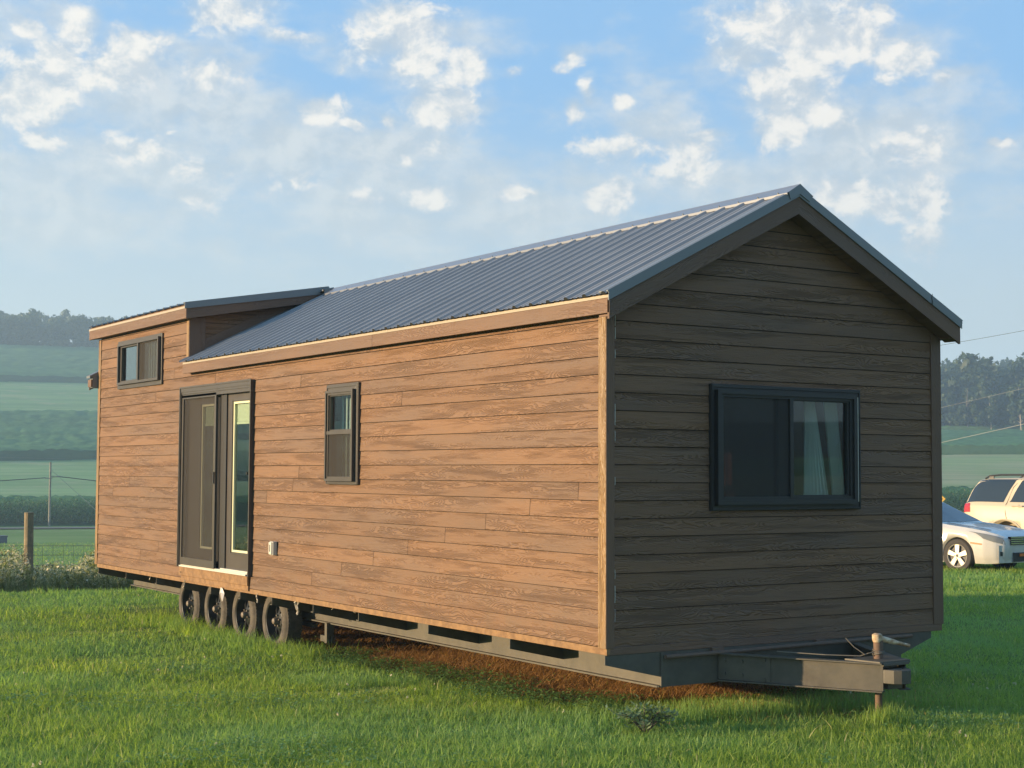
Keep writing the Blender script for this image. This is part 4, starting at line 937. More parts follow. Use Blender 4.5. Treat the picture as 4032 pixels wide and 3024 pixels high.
# ------------------------------------------------------------------ cars
def bake_bool(o, cutters):
    for c in cutters:
        md = o.modifiers.new('cut', 'BOOLEAN'); md.operation = 'DIFFERENCE'; md.object = c; md.solver = 'EXACT'
    dg = bpy.context.evaluated_depsgraph_get(); dg.update(); me = bpy.data.meshes.new_from_object(o.evaluated_get(dg)); o.modifiers.clear(); o.data = me
    for c in cutters: bpy.data.objects.remove(c, do_unlink=True)
def car(name, label, loc, heading, P, body_m, group=None):
    """P: stations (x from the nose, roofline z, half width, greenhouse half width at the top, belt z, sill z)"""
    root = empty(name, loc, label, 'car', group, heading)
    xs_ = np.array([p[0] for p in P['st']]); fz = lambda c, x: float(np.interp(x, xs_, [p[c] for p in P['st']]))
    def ring_pts(x):
        zt, hw, gw, bz, sz = (fz(c, x) for c in (1, 2, 3, 4, 5)); bz = min(bz, zt-.012)
        crown = .035
        return [(-x, hw*.90, sz), (-x, hw*.97, sz+.10), (-x, hw, sz+.30*(bz-sz)), (-x, hw, sz+.62*(bz-sz)), (-x, hw*.985, bz-.07), (-x, hw*.955, bz-.01), (-x, hw*.945, bz),
                (-x, gw+(hw*.945-gw)*.5, bz+(zt-bz)*.52), (-x, gw+.02, bz+(zt-bz)*.90), (-x, gw-.05, zt-crown*.35), (-x, gw*.6, zt-.006), (-x, 0, zt)]
    xx = sorted(set(np.round(np.concatenate([np.linspace(xs_[0], xs_[-1], 60), xs_]), 3))); mb = MB(); rings = []
    for x in xx:
        r_ = ring_pts(x); rings.append(r_+[(p[0], -p[1], p[2]) for p in r_[-2::-1]])
    n = len(rings[0])
    for i in range(len(rings)-1):
        for k in range(n-1): mb.face([rings[i][k], rings[i][k+1], rings[i+1][k+1], rings[i+1][k]], None, .5)
        mb.face([rings[i][n-1], rings[i][0], rings[i+1][0], rings[i+1][n-1]], None, .5)
    mb.face(rings[0][::-1], None, .5); mb.face(rings[-1], None, .5)
    body = mb.build('body', body_m, root, smooth=True)
    cut = []
    for xw in P['wheels']:
        for s in (-1, 1):
            c = MB(); hw = P['hw']; c.lathe([(0, 0), (0, P['arch']), (.34, P['arch']), (.34, 0)], (-xw, s*(hw-.30), P['wz']), (0, s, 0), 36); co = c.build('cutter', body_m, None); co.matrix_world = root.matrix_basis.copy(); co.location = loc; co.rotation_euler = (0, 0, heading); cut.append(co)
    bpy.context.view_layer.update(); bake_bool(body, cut)
    for f in body.data.polygons: f.use_smooth = True
    # surface patch a little above the body skin: i index along ring by fraction
    def skin(x, t, side=1, lift=.004):
        r_ = ring_pts(x); k = min(int(t), len(r_)-2); f = t-k; a, c = Vector(r_[k]), Vector(r_[k+1]); p = a.lerp(c, f); d = (c-a).normalized()
        nrm = Vector((0, d.z, -d.y)); nrm = nrm if nrm.y > 0 or nrm.z > 0 else -nrm; p = p+nrm*lift; return Vector((p.x, p.y*side, p.z))
    def patch(nm, mn, lo, hi, side=1, lift=.004, nx_=10, ny_=6, parent=None, smooth=True):
        """lo/hi: lists of (x, t) along the lower and upper edge"""
        mb_ = MB(); L = np.linspace(0, 1, nx_+1)
        def pol(e, f): x = np.interp(f, np.linspace(0, 1, len(e)), [q[0] for q in e]); t = np.interp(f, np.linspace(0, 1, len(e)), [q[1] for q in e]); return x, t
        for i in range(nx_):
            for j in range(ny_):
                q = []
                for (fi, fj) in ((L[i], j/ny_), (L[i+1], j/ny_), (L[i+1], (j+1)/ny_), (L[i], (j+1)/ny_)):
                    a, c = pol(lo, fi), pol(hi, fi); q.append(skin(a[0]+(c[0]-a[0])*fj, a[1]+(c[1]-a[1])*fj, side, lift))
                mb_.face(q, None, .5)
        return mb_.build(nm, mn, parent or root, smooth=smooth)
    # wheels
    for wi, xw in enumerate(P['wheels']):
        for s in (-1, 1):
            if wi == 0 and s == -1 or 'wk' not in locals():
                T = MB(); R_ = P['R']; rr_ = R_*P['rimf']
                T.lathe([(-.20, 0), (-.20, R_*.93), (-.17, R_), (-.03, R_), (-.004, R_*.94), (.0, R_*.80), (-.006, rr_)], (0, 0, 0), (0, 1, 0), 36)
                wk = T.build('wheel', 'car_tyre', root, smooth=True)
                A_ = MB(); A_.lathe([(-.006, rr_), (.002, rr_*.985), (-.004, rr_*.93), (-.05, rr_*.90)], (0, 0, 0), (0, 1, 0), 36)
                for k in range(P['spokes']):
                    a = 2*math.pi*k/P['spokes']+.3; c, s2 = math.cos(a), math.sin(a); q = lambda r, t, y: (c*r-s2*t, y, s2*r+c*t); w1_, w2_ = rr_*P['sw'], rr_*P['sw']*1.25
                    A_.face([q(.03, -w1_*.8, -.004), q(.03, w1_*.8, -.004), q(rr_*.96, w2_, -.008), q(rr_*.96, -w2_, -.008)], None, .5)
                    A_.face([q(.03, -w1_*.8, -.004), q(rr_*.96, -w2_, -.008), q(rr_*.96, -w2_*1.1, -.05), q(.03, -w1_, -.05)], None, .5); A_.face([q(.03, w1_*.8, -.004), q(rr_*.96, w2_, -.008), q(rr_*.96, w2_*1.1, -.05), q(.03, w1_, -.05)], None, .5)
                A_.build('rim', 'alloy', wk); D = MB(); D.lathe([(-.055, rr_*.95), (-.055, 0)], (0, 0, 0), (0, 1, 0), 24); D.lathe([(-.003, .032), (.004, .026), (.004, 0)], (0, 0, 0), (0, 1, 0), 12)
                for k in range(5): a = 2*math.pi*k/5; D.lathe([(-.004, .011), (.004, .009), (.004, 0)], (math.cos(a)*.056, 0, math.sin(a)*.056), (0, 1, 0), 6)
                D.build('brake', 'car_black', wk); o_ = wk
            else:
                o_ = wk.copy(); col.objects.link(o_)
                for ch in list(wk.children): c = ch.copy(); col.objects.link(c); c.parent = o_
            o_.location = (-xw, s*(P['hw']-.03), P['wz']); o_.rotation_euler = (0, 0, 0 if s > 0 else math.pi); o_.parent = root
    # dark liners inside the arches, underside
    mb_ = MB(); mb_.box((-P['st'][-1][0]+.3, -P['hw']+.32, .22), (-.35, P['hw']-.32, .34)); mb_.build('underbody', 'car_black', root)
    return root, skin, patch
# sedan nose points right and towards the camera
def heading_of(deg_from_right, bearing):
    b_ = R(bearing); r_ = np.array([math.cos(b_), -math.sin(b_)]); v_ = np.array([math.sin(b_), math.cos(b_)]); a = R(deg_from_right)
    h = r_*math.cos(a)-v_*math.sin(a); return h
h1v = heading_of(33, 50); ang1 = math.atan2(h1v[1], h1v[0])
SED = dict(hw=.915, wheels=(.96, 3.69), R=.335, rimf=.70, wz=.335, arch=.375, spokes=5, sw=.17,
  st=[(0, .66, .50, .40, .64, .34), (.06, .72, .64, .52, .68, .22), (.18, .78, .74, .62, .73, .20), (.40, .845, .83, .70, .78, .19), (.75, .90, .89, .76, .83, .19), (1.25, .955, .912, .78, .89, .19), (1.42, .975, .915, .74, .92, .19),
      (1.60, 1.06, .915, .70, .935, .19), (1.95, 1.24, .915, .62, .95, .19), (2.25, 1.385, .915, .58, .955, .19), (2.55, 1.44, .915, .56, .96, .19), (3.05, 1.45, .915, .55, .965, .19), (3.45, 1.40, .915, .55, .975, .19), (3.85, 1.22, .915, .60, .985, .20), (4.15, 1.06, .91, .68, .99, .21), (4.55, 1.03, .87, .70, .97, .25), (4.78, .95, .80, .65, .90, .30), (4.83, .80, .70, .6, .76, .36)])
wp = np.array(at_px(3768, 2172, 32.0)); left1 = np.array([-h1v[1], h1v[0]]); near = -left1 if np.dot(-left1, wp-CAM[:2]) < 0 else left1
nose = wp + h1v*.96 - near*.885
sz_ = 1.0566-(2236-1869)/F*32
sed, skin, patch = car('sedan', 'white sedan with five-spoke wheels parked beside the gable corner', (float(nose[0]), float(nose[1]), sz_), ang1, SED, 'car_white')
ns = 1 if np.dot(left1, near) > 0 else -1
for s in (-1, 1):
    patch('side_window', 'car_glass', [(1.75, 6.25), (3.95, 6.25)], [(2.35, 8.2), (3.45, 8.2)], s)
    patch('headlight', 'lamp_clear', [(.04, 3.8), (.20, 3.7), (.40, 3.9)], [(.08, 6.3), (.34, 6.2), (.72, 6.0)], s, .010)
    patch('side_marker', 'amber', [(.42, 3.05), (.66, 3.05)], [(.42, 3.25), (.66, 3.25)], s, .006, 4, 1)
patch('windscreen', 'car_glass', [(1.44, 11), (1.52, 7.2)], [(2.25, 11), (2.20, 8.6)], 1, .005, 12, 8); patch('windscreen', 'car_glass', [(1.44, 11), (1.52, 7.2)], [(2.25, 11), (2.20, 8.6)], -1, .005, 12, 8)
def nose_part(nm, mn, y0, y1, z0, z1, x=.0, dep=.05, parent=None, curve=.10):
    mb_ = MB(); n = 12
    for i in range(n):
        a, c = y0+(y1-y0)*i/n, y0+(y1-y0)*(i+1)/n; X = lambda y: x-curve*(abs(y)/.6)**2.2
        P_ = [(X(a), a, z0), (X(c), c, z0), (X(c), c, z1), (X(a), a, z1)]; mb_.face(P_, None, .5); mb_.face([(p[0]-dep, p[1], p[2]) for p in P_][::-1], None, .5)
        mb_.face([P_[0], P_[1], (P_[1][0]-dep, c, z0), (P_[0][0]-dep, a, z0)], None, .5); mb_.face([P_[3], P_[2], (P_[2][0]-dep, c, z1), (P_[3][0]-dep, a, z1)], None, .5)
    return mb_.build(nm, mn, parent or sed)
nose_part('bumper', 'car_white', -.72, .72, .22, .565, .035, .30, curve=.10)
g_ = nose_part('grille', 'car_black', -.50, .50, .575, .735, .045, .06, curve=.05)
for z in (.60, .642, .684, .722): nose_part('grille_bar', 'chrome', -.50, .50, z-.011, z+.011, .055, .02, g_, .05)
mb_ = MB(); mb_.lathe([(0, .0), (0, .056), (.006, .056), (.006, .048), (.004, .0)], (0, 0, 0), (1, 0, 0), 28)
em = mb_.build('emblem', ['chrome'], sed); em.location = (.058, 0, .662); em.scale = (1, 1.9, .95)
mb_ = MB(); mb_.lathe([(.0075, .0), (.0075, .040), (.0, .042)], (0, 0, 0), (1, 0, 0), 28); e2 = mb_.build('emblem_centre', 'emblem_blue', em)
nose_part('lower_intake', 'car_black', -.42, .42, .24, .42, .045, .05, curve=.05)
for s in (-1, 1): nose_part('fog_lamp_recess', 'car_black', s*.50, s*.70, .36, .44, .047, .05, curve=.10)
mb_ = MB(); mb_.box((.055, -.26, .345), (.075, .26, .40)); mb_.build('number_plate_mount', 'amber', sed)
mb_ = MB(); P_ = [skin(.45+i*.1, 9.9, ns, .006) for i in range(11)]; mb_.tube(P_, .004, 4); mb_.build('bonnet_gap', 'car_black', sed)
# SUV behind
h2v = heading_of(34, 50.5); ang2 = math.atan2(h2v[1], h2v[0]); left2 = np.array([-h2v[1], h2v[0]])
SUV = dict(hw=1.0, wheels=(.98, 3.92), R=.40, rimf=.62, wz=.40, arch=.50, spokes=6, sw=.20,
  st=[(0, .95, .70, .6, .90, .50), (.10, 1.10, .86, .70, 1.02, .35), (.4, 1.17, .94, .82, 1.10, .32), (1.35, 1.25, .985, .86, 1.17, .32), (1.5, 1.28, 1.0, .82, 1.22, .32), (1.9, 1.62, 1.0, .76, 1.25, .32), (2.25, 1.83, 1.0, .74, 1.27, .32), (2.6, 1.89, 1.0, .74, 1.27, .32), (3.5, 1.90, 1.0, .74, 1.28, .32), (4.5, 1.88, 1.0, .74, 1.29, .34), (4.75, 1.84, .99, .74, 1.29, .36), (4.92, 1.62, .965, .76, 1.29, .38), (5.05, 1.32, .93, .80, 1.27, .42), (5.10, 1.10, .90, .78, 1.05, .50)])
rw = np.array(at_px(3962, 2100, 37.0)); rear_w = rw - near*.97
nose2 = rear_w + h2v*3.92; z2 = -.90
suv, skin2, patch2 = car('suv', 'cream-coloured large SUV with roof rails parked behind the white sedan', (float(nose2[0]), float(nose2[1]), z2), ang2, SUV, 'car_cream')
for s in (-1, 1):
    patch2('rear_quarter_window', 'car_glass', [(3.98, 6.12), (5.04, 6.12)], [(3.70, 8.3), (4.80, 8.6)], s, .006)
    patch2('door_window', 'car_glass', [(3.0, 6.15), (3.82, 6.15), (3.80, 6.15)], [(3.0, 8.2), (3.55, 8.2)], s, .006); patch2('door_window', 'car_glass', [(1.75, 6.15), (2.85, 6.15)], [(2.20, 8.1), (2.85, 8.2)], s, .006)
    patch2('tail_light', 'lamp_red', [(4.86, 3.5), (5.06, 3.5)], [(4.90, 6.0), (5.03, 6.0)], s, .008)
    mb_ = MB(); P_ = [skin2(x, t, s, .008) for x, t in ((3.90, 8.5), (3.98, 7.2), (4.12, 6.1), (4.12, 5), (4.02, 3.6), (3.95, 3.2))][:4]; P_ = [skin2(3.62, 8.3, s), skin2(3.78, 7.3, s), skin2(3.88, 6.1, s), skin2(3.90, 5, s), skin2(3.90, 3.6, s), skin2(3.86, 3.0, s)]; mb_.tube(P_, .006, 4); mb_.build('door_gap', 'car_black', suv)
    mb_ = MB(); p0 = skin2(3.72, 4.3, s, .03); p1 = skin2(3.44, 4.3, s, .03); mb_.tube([p0, p1], .018, 8); mb_.lathe([(0, .05), (.012, .045), (.012, .03), (0, .0)], skin2(3.58, 4.3, s, .003), (0, s, 0), 14); mb_.build('door_handle', 'car_cream', suv, smooth=True)
    mb_ = MB(); mb_.tube([(-4.62, s*.68, 1.865), (-4.50, s*.68, 1.93), (-4.2, s*.68, 1.955), (-3.0, s*.68, 1.965), (-2.5, s*.68, 1.93), (-2.42, s*.68, 1.87)], .022, 8)
    for x in (-4.45, -3.5, -2.6): mb_.box((x-.06, s*.68-.015, 1.86), (x+.06, s*.68+.015, 1.95))
    mb_.build('roof_rail', 'car_black', suv, smooth=True)
    mb_ = MB(); pts = [(-3.92+math.cos(a)*.53, s*1.005, .40+math.sin(a)*.53) for a in np.linspace(-.1, math.pi+.1, 20)]; mb_.tube(pts, .022, 6); mb_.build('arch_lip', 'car_cream', suv, smooth=True)
patch2('spoiler', 'car_glass', [(4.74, 9.2), (4.86, 9.2)], [(4.74, 11), (4.86, 11)], 1, .02, 4, 4); patch2('rear_window', 'car_glass', [(4.93, 8.0), (5.04, 7.3)], [(4.93, 11), (5.04, 11)], 1, .006)
mb_ = MB(); mb_.box((-5.16, -.90, .42), (-5.0, .90, .70)); mb_.build('rear_bumper', 'car_cream', suv, bevel=.04)

# ------------------------------------------------------------------ roadside things
def ground_z(x, y): return float(height(x, y))
x, y = at_px(3703, 1961, 171); g = ground_z(x, y)
sg = empty('road_sign', (x, y, g), 'yellow diamond road sign with a black arrow showing past the corner of the house', 'sign')
b = MB(); b.tube([(0, 0, -.1), (0, 0, 1.95)], .04, 6); b.build('post', 'steel_dark', sg)
zc = 1.0566-(1961-1869)/F*171-g; hd = .53
fr_ = Matrix.Rotation(-R(48.6), 4, 'Z')
b = MB(); b.prism([fr_ @ Vector(p) for p in ((-hd, -.05, zc), (0, -.05, zc-hd), (hd, -.05, zc), (0, -.05, zc+hd))], fr_.to_3x3() @ Vector((0, .03, 0))); sp_ = b.build('panel', 'sign_yellow', sg)
b = MB(); b.prism([fr_ @ Vector(p) for p in ((-.28, -.056, zc-.035), (.10, -.056, zc-.035), (.10, -.056, zc-.11), (.27, -.056, zc), (.10, -.056, zc+.11), (.10, -.056, zc+.035), (-.28, -.056, zc+.035))], fr_.to_3x3() @ Vector((0, .004, 0))); b.build('arrow', 'car_black', sp_)
# utility pole
x, y = at_px(194, 2058, 171.0); g = ground_z(x, y); PTOP = 1.0566-(1822-1853)/F*171-g
pole = empty('utility_pole', (x, y, g), 'weathered wooden utility pole with a cross arm beside the road', 'pole')
b = MB(); b.tube([(0, 0, -.3), (0, 0, PTOP)], [.13, .10], 10); b.build('pole_shaft', 'pole_wood', pole, smooth=True)
za = PTOP-1.66; ax_ = Vector((math.cos(R(16)), -math.sin(R(16)), 0)); dv = Vector((math.sin(R(16)), math.cos(R(16)), 0))
b = MB(); b.beam(ax_*-.55-dv*.2+Vector((0, 0, za-.06)), ax_*.22-dv*.2+Vector((0, 0, za-.06)), .11, .12); b.beam(ax_*-.1+dv*.15+Vector((0, 0, za+.10)), ax_*.80+dv*.3+Vector((0, 0, za+.10)), .10, .10); b.build('cross_arm', 'pole_wood', pole)
pz = Vector((x, y, g))
def cable(name, pts, r, mn, label, cat='cable', sag=0., group=None):
    p0, p1 = Vector(pts[0]), Vector(pts[1]); P = [p0.lerp(p1, t)-Vector((0, 0, sag*4*t*(1-t))) for t in np.linspace(0, 1, 25)]
    b = MB(); b.tube(P, r, 5); o = b.build(name, mn); return tag(o, label, cat, group)
La = pz+ax_*-.45-dv*.2+Vector((0, 0, za)); Ra = pz+ax_*.75+dv*.3+Vector((0, 0, za+.15))
cable('overhead_cable', (La, La+(-ax_)*46-dv*6+Vector((0, 0, -.05))), .05, 'cable', 'dark overhead cable running left from the pole to the photo edge', sag=.9)
cable('overhead_cable', (Ra, Ra+ax_*60+dv*4+Vector((0, 0, .1))), .05, 'cable', 'dark overhead cable running right from the pole behind the house', sag=1.9)
cable('guy_wire', (pz+Vector((0, 0, PTOP-.75)), pz+ax_*6.5-dv*1.0+Vector((0, 0, .2))), .022, 'cable_bright', 'pale guy wire slanting down right from the pole top')
def px3(u, v, d):
    q = photo_dir(u, v); k = d/math.hypot(q[0], q[1]); return Vector((CAM[0]+q[0]*k, CAM[1]+q[1]*k, CAM[2]+q[2]*k))
cable('overhead_cable', (px3(-900, 1770, 120), px3(900, 1816, 150)), .006, 'cable_bright', 'thin pale cable crossing the dark crop edge at the far left', sag=.15)
cable('overhead_cable', (px3(2500, 1500, 95), px3(4600, 1190, 62)), .009, 'cable', 'highest thin overhead cable against the sky at the right', sag=.5)
cable('overhead_cable', (px3(2500, 1850, 95), px3(4600, 1390, 55)), .005, 'cable_bright', 'middle overhead cable in front of the right-hand wood', sag=.25)
cable('overhead_cable', (px3(2500, 1955, 80), px3(4600, 1535, 40)), .008, 'cable_bright', 'thick pale lowest overhead cable at the right', sag=.3)
# grey box by the far meadow
x, y = at_px(-12, 2112, 110); g = ground_z(x, y)
bx_ = empty('storage_box', (x, y, g), 'small grey box in the meadow at the left photo edge', 'box')
b = MB(); b.box((-.62, -.3, -.25), (.62, .3, .45)); b.build('body', 'grey_box', bx_, bevel=.02); b = MB(); b.box((-.66, -.33, .455), (.66, .33, .53)); b.build('lid', 'grey_box', bx_, bevel=.01)
# fence: posts and woven wire
FP = [np.array(at_px(110, 2200, 25.9))]; fdir = np.array([math.cos(R(14)), -math.sin(R(14))])
fz = ground_z(*FP[0]); fence = empty('wire_fence', (FP[0][0], FP[0][1], fz), 'woven wire fence with a thick weathered post among white weeds', 'fence')
top_z = 1.0566-(2010-1853)/F*25.9
offs = [-6.2, 0, 6.4, 12.8]
for k_ in offs:
    p = FP[0]+fdir*k_; gz = ground_z(*p); b = MB(); hh = (top_z-fz) if k_ == 0 else 1.25
    b.tube([(fdir[0]*k_, fdir[1]*k_, gz-fz-.2), (fdir[0]*k_+.01, fdir[1]*k_, gz-fz+hh*.5), (fdir[0]*k_, fdir[1]*k_, gz-fz+hh)], [.080, .078, .074], 12); b.build('post', 'post_wood', fence, smooth=False)
b = MB(); base_p = lambda s: FP[0]+fdir*s
for h_ in (.12, .26, .42, .58, .74, .90, 1.05):
    b.tube([Vector((fdir[0]*s, fdir[1]*s-.09, ground_z(*base_p(s))-fz+h_)) for s in np.arange(-6.2, 13, 1.0)], .0035, 4)
for s in np.arange(-6.2, 12.8, .16):
    gz = ground_z(*base_p(s))-fz; b.tube([(fdir[0]*s, fdir[1]*s-.09, gz+.1), (fdir[0]*s, fdir[1]*s-.09, gz+1.05)], .0025, 3, cap=False)
b.build('wire_mesh', 'wire', fence)

# ------------------------------------------------------------------ grass, straw, weeds
def blades(P, H, Wd, lean, segs, matname, name, rn=None, curl=1.0, flat=None):
    """P: (n,3) roots; each blade a bent tapering strip"""
    n = len(P); th = rng.random(n)*2*np.pi; c, s = np.cos(th), np.sin(th)
    wth = th+np.pi/2+rng.normal(0, .5, n); wc, ws = np.cos(wth), np.sin(wth); V = []
    ts = np.linspace(0, 1, segs+1)
    for t in ts:
        hz = P[:, 2]+H*(t-(.42*curl*lean)*t*t); d = H*lean*(.25*t+.75*t*t); wt = Wd*(1-t**1.6)*.5
        cx_, cy_ = P[:, 0]+c*d, P[:, 1]+s*d
        if t < 1:
            V.append(np.stack([cx_-wc*wt, cy_-ws*wt, hz], 1)); V.append(np.stack([cx_+wc*wt, cy_+ws*wt, hz], 1))
        else: V.append(np.stack([cx_, cy_, hz], 1))
    nv = 2*segs+1; V = np.stack(V, 1).reshape(-1, 3); b = np.arange(n)*nv; parts_ = []
    for i in range(segs-1): parts_.append(np.stack([b+2*i, b+2*i+1, b+2*i+3, b+2*i+2], 1))
    tri = np.stack([b+2*segs-2, b+2*segs-1, b+2*segs], 1); idx = np.concatenate(parts_+[tri], 1).ravel()
    cnt = np.tile([4]*(segs-1)+[3], n); rn = rng.random(n)*.93+.02 if rn is None else rn
    return np_mesh(name, V, idx, cnt, matname, rnd=np.repeat(rn, segs), smooth=True)
def scatter(n, r0, r1, a0, a1, power=1.0):
    r = (r0**(2-power)+(r1**(2-power)-r0**(2-power))*rng.random(n))**(1/(2-power)); a = np.radians(rng.uniform(a0, a1, n))
    return CX+r*np.sin(a), CY+r*np.cos(a), r
def clump(x, y, f=1.0):
    return .5+.25*(np.sin(x*f*1.9+np.sin(y*f*2.3)*1.4)+np.sin(y*f*3.1+np.sin(x*f*1.3)*2)*.8) + .12*np.sin(x*f*7.7+y*f*5.1)*np.sin(y*f*8.3-x*f*3.9)
def lawn_ok(x, y):
    w_ = straw_w(x, y); under = (x > .2)&(x < 3.3)&(y > .8)&(y < 11.2)
    p = np.where(under, .08, 1.)*(1-w_*.84); return rng.random(len(x)) < p
def lawn(name, n, r0, r1, a0, a1, h, wd, segs, power):
    x, y, r = scatter(n, r0, r1, a0, a1, power); k = lawn_ok(x, y); x, y, r = x[k], y[k], r[k]
    cl = clump(x, y); hh = h*(.50+.42*np.clip(cl, 0, 1.1)+.30*clump(x*3.1, y*3.1))*rng.uniform(.55, 1.25, len(x)); hh = hh*np.where(rng.random(len(x)) < .02, 1.7, 1); worn = (clump(x*.7+11, y*.7-6) > .93); hh = np.where(worn, hh*.45, hh)
    tuft = np.exp(-(((x-.9)**2)/1.2+((y+.25)**2)/.5)); hh *= 1
    P = np.stack([x, y, height(x, y)-.005], 1)
    rn = np.clip(rng.random(len(x))*.75+.22*clump(x+9, y-4, .6), 0, .96)
    rn = np.where(rng.random(len(x)) < np.where(worn, .5, .045), rng.uniform(.9, 1, len(x)), rn*.93)
    return blades(P, hh, wd*rng.uniform(.5, 1.6, len(x)), rng.uniform(.15, 1.5, len(x)), segs, 'grass', name, rn)
GR = ('grass', 'short green lawn grass lit from the left', 'grass')
def gr(o): tag(o, 'green lawn grass round the trailer', 'grass', kind='stuff')
gr(lawn('grass', 250000, 6.3, 13.5, 8, 57, .095, .0058, 3, 1.2))
gr(lawn('grass', 210000, 13.5, 27, 8, 60, .10, .0085, 2, 1.3))
gr(lawn('grass', 110000, 26, 46, 36, 62, .14, .018, 2, 1.0))
gr(lawn('grass', 120000, 46, 110, 5, 64, .13, .028, 2, 1.0))
gr(lawn('grass', 90000, 6.3, 27, -28, 8, .10, .010, 2, 1.2))
gr(lawn('grass', 90000, 6.3, 27, 57, 88, .10, .010, 2, 1.2))
gr(lawn('grass', 60000, 1.5, 6.3, -10, 85, .10, .007, 2, 1.0))
# longer tufts by the wheels and the jack
x = rng.uniform(-.15, .75, 9000); y = rng.uniform(4.9, 9.6, 9000); k = rng.random(9000) < np.exp(-((x-.12)/.22)**2); x, y = x[k], y[k]
gr(blades(np.stack([x, y, height(x, y)], 1), rng.uniform(.08, .24, len(x)), rng.uniform(.004, .009, len(x)), rng.uniform(.2, .9, len(x)), 3, 'grass', 'grass'))
x = rng.normal(1.5, .75, 3500); y = -.05-.35*rng.random(3500)-.15*(x-1.0)
gr(blades(np.stack([x, y, height(x, y)], 1), rng.uniform(.08, .21, len(x)), rng.uniform(.004, .007, len(x)), rng.uniform(.1, .6, len(x)), 3, 'grass', 'grass'))
x = rng.normal(1.66, .10, 420); y = rng.normal(-1.04, .06, 420)
gr(blades(np.stack([x, y, height(x, y)], 1), rng.uniform(.10, .22, len(x)), rng.uniform(.004, .007, len(x)), rng.uniform(.1, .5, len(x)), 3, 'grass', 'grass'))
# straw lying on the bare strip
x = rng.uniform(.15, 3.2, 60000); y = rng.uniform(-.3, 9, 60000)**1.0; k = rng.random(60000) < straw_w(x, y)*1.0; x, y = x[k], y[k]
tag(blades(np.stack([x, y, height(x, y)+.008+.02*rng.random(len(x))], 1), rng.uniform(.04, .12, len(x)), rng.uniform(.003, .006, len(x)), rng.uniform(.9, 1.9, len(x)), 3, 'straw', 'straw', curl=.8), 'orange-brown straw and dead grass under the trailer', 'straw', kind='stuff')
x = rng.normal(1.9, .5, 2500); y = rng.normal(.0, .22, 2500)-.1; 
tag(blades(np.stack([x, y, height(x, y)+.03], 1), rng.uniform(.04, .10, len(x)), rng.uniform(.003, .005, len(x)), rng.uniform(.8, 1.7, len(x)), 3, 'straw', 'straw'), 'dead grass tufts scattered in front of the tongue', 'straw', kind='stuff')
def leaflets(P, size, matname, name, rn=None, per=3, stem=None):
    """little round leaves, three to a stalk"""
    n = len(P); V = []; b0 = rng.random(n)*6.28; S = size*rng.uniform(.6, 1.3, n)
    for j in range(per):
        a = b0+j*2*np.pi/per+rng.normal(0, .25, n); c, s = np.cos(a), np.sin(a); tilt = rng.uniform(-.1, .6, n); pts = []
        for (u, v) in ((.05, 0), (.55, -.45), (1.0, -.3), (1.12, 0), (1.0, .3), (.55, .45)):
            pts.append(np.stack([P[:, 0]+S*(c*u-s*v), P[:, 1]+S*(s*u+c*v), P[:, 2]+S*u*tilt], 1))
        V.append(np.stack(pts, 1))
    V = np.stack(V, 1).reshape(-1, 3); m_ = n*per; rn = rng.random(m_)*.9 if rn is None else np.repeat(rn, per)
    return np_mesh(name, V, np.arange(m_*6), np.full(m_, 6), matname, rnd=rn)
def clover_pts(n):
    y = rng.uniform(.2, 6.5, n); xc = .33+.10*np.sin(y*2.7); x = xc+rng.normal(.10, .22, n); k = clump(x*2, y*2) > .42; return x[k], y[k]
x, y = clover_pts(9000); P = np.stack([x, y, height(x, y)+rng.uniform(.02, .085, len(x))], 1)
tag(leaflets(P, .016, 'clover', 'clover'), 'low clover along the edge of the bare strip', 'clover', kind='stuff')
x, y, r = scatter(26000, 6.5, 20, 10, 56, 1.3); k = (clump(x+3, y+8, .8) > .74)&lawn_ok(x, y); x, y = x[k], y[k]; P = np.stack([x, y, height(x, y)+rng.uniform(.05, .10, len(x))], 1)
tag(leaflets(P, .018, 'clover', 'clover'), 'clover patches growing through the lawn', 'clover', kind='stuff')
# clover heads dotted over the lawn
x, y, r = scatter(150, 6.5, 22, 10, 56, 1.2); k = lawn_ok(x, y)&(clump(x, y+5, .5) > .42); x, y = x[k], y[k]; n = len(x); P = np.stack([x, y, height(x, y)+rng.uniform(.07, .13, n)], 1)
P = np.repeat(P, 12, 0)+rng.normal(0, .0035, (n*12, 3)); d = rng.normal(size=P.shape)*.004; e = rng.normal(size=P.shape)*.004
V = np.stack([P-d, P+e, P+d, P-e], 1).reshape(-1, 3); tag(np_mesh('clover_flowers', V, np.arange(len(V)), np.full(len(P), 4), 'flower', rnd=rng.random(len(P))), 'tiny white clover heads dotted over the lawn', 'flowers', kind='stuff')
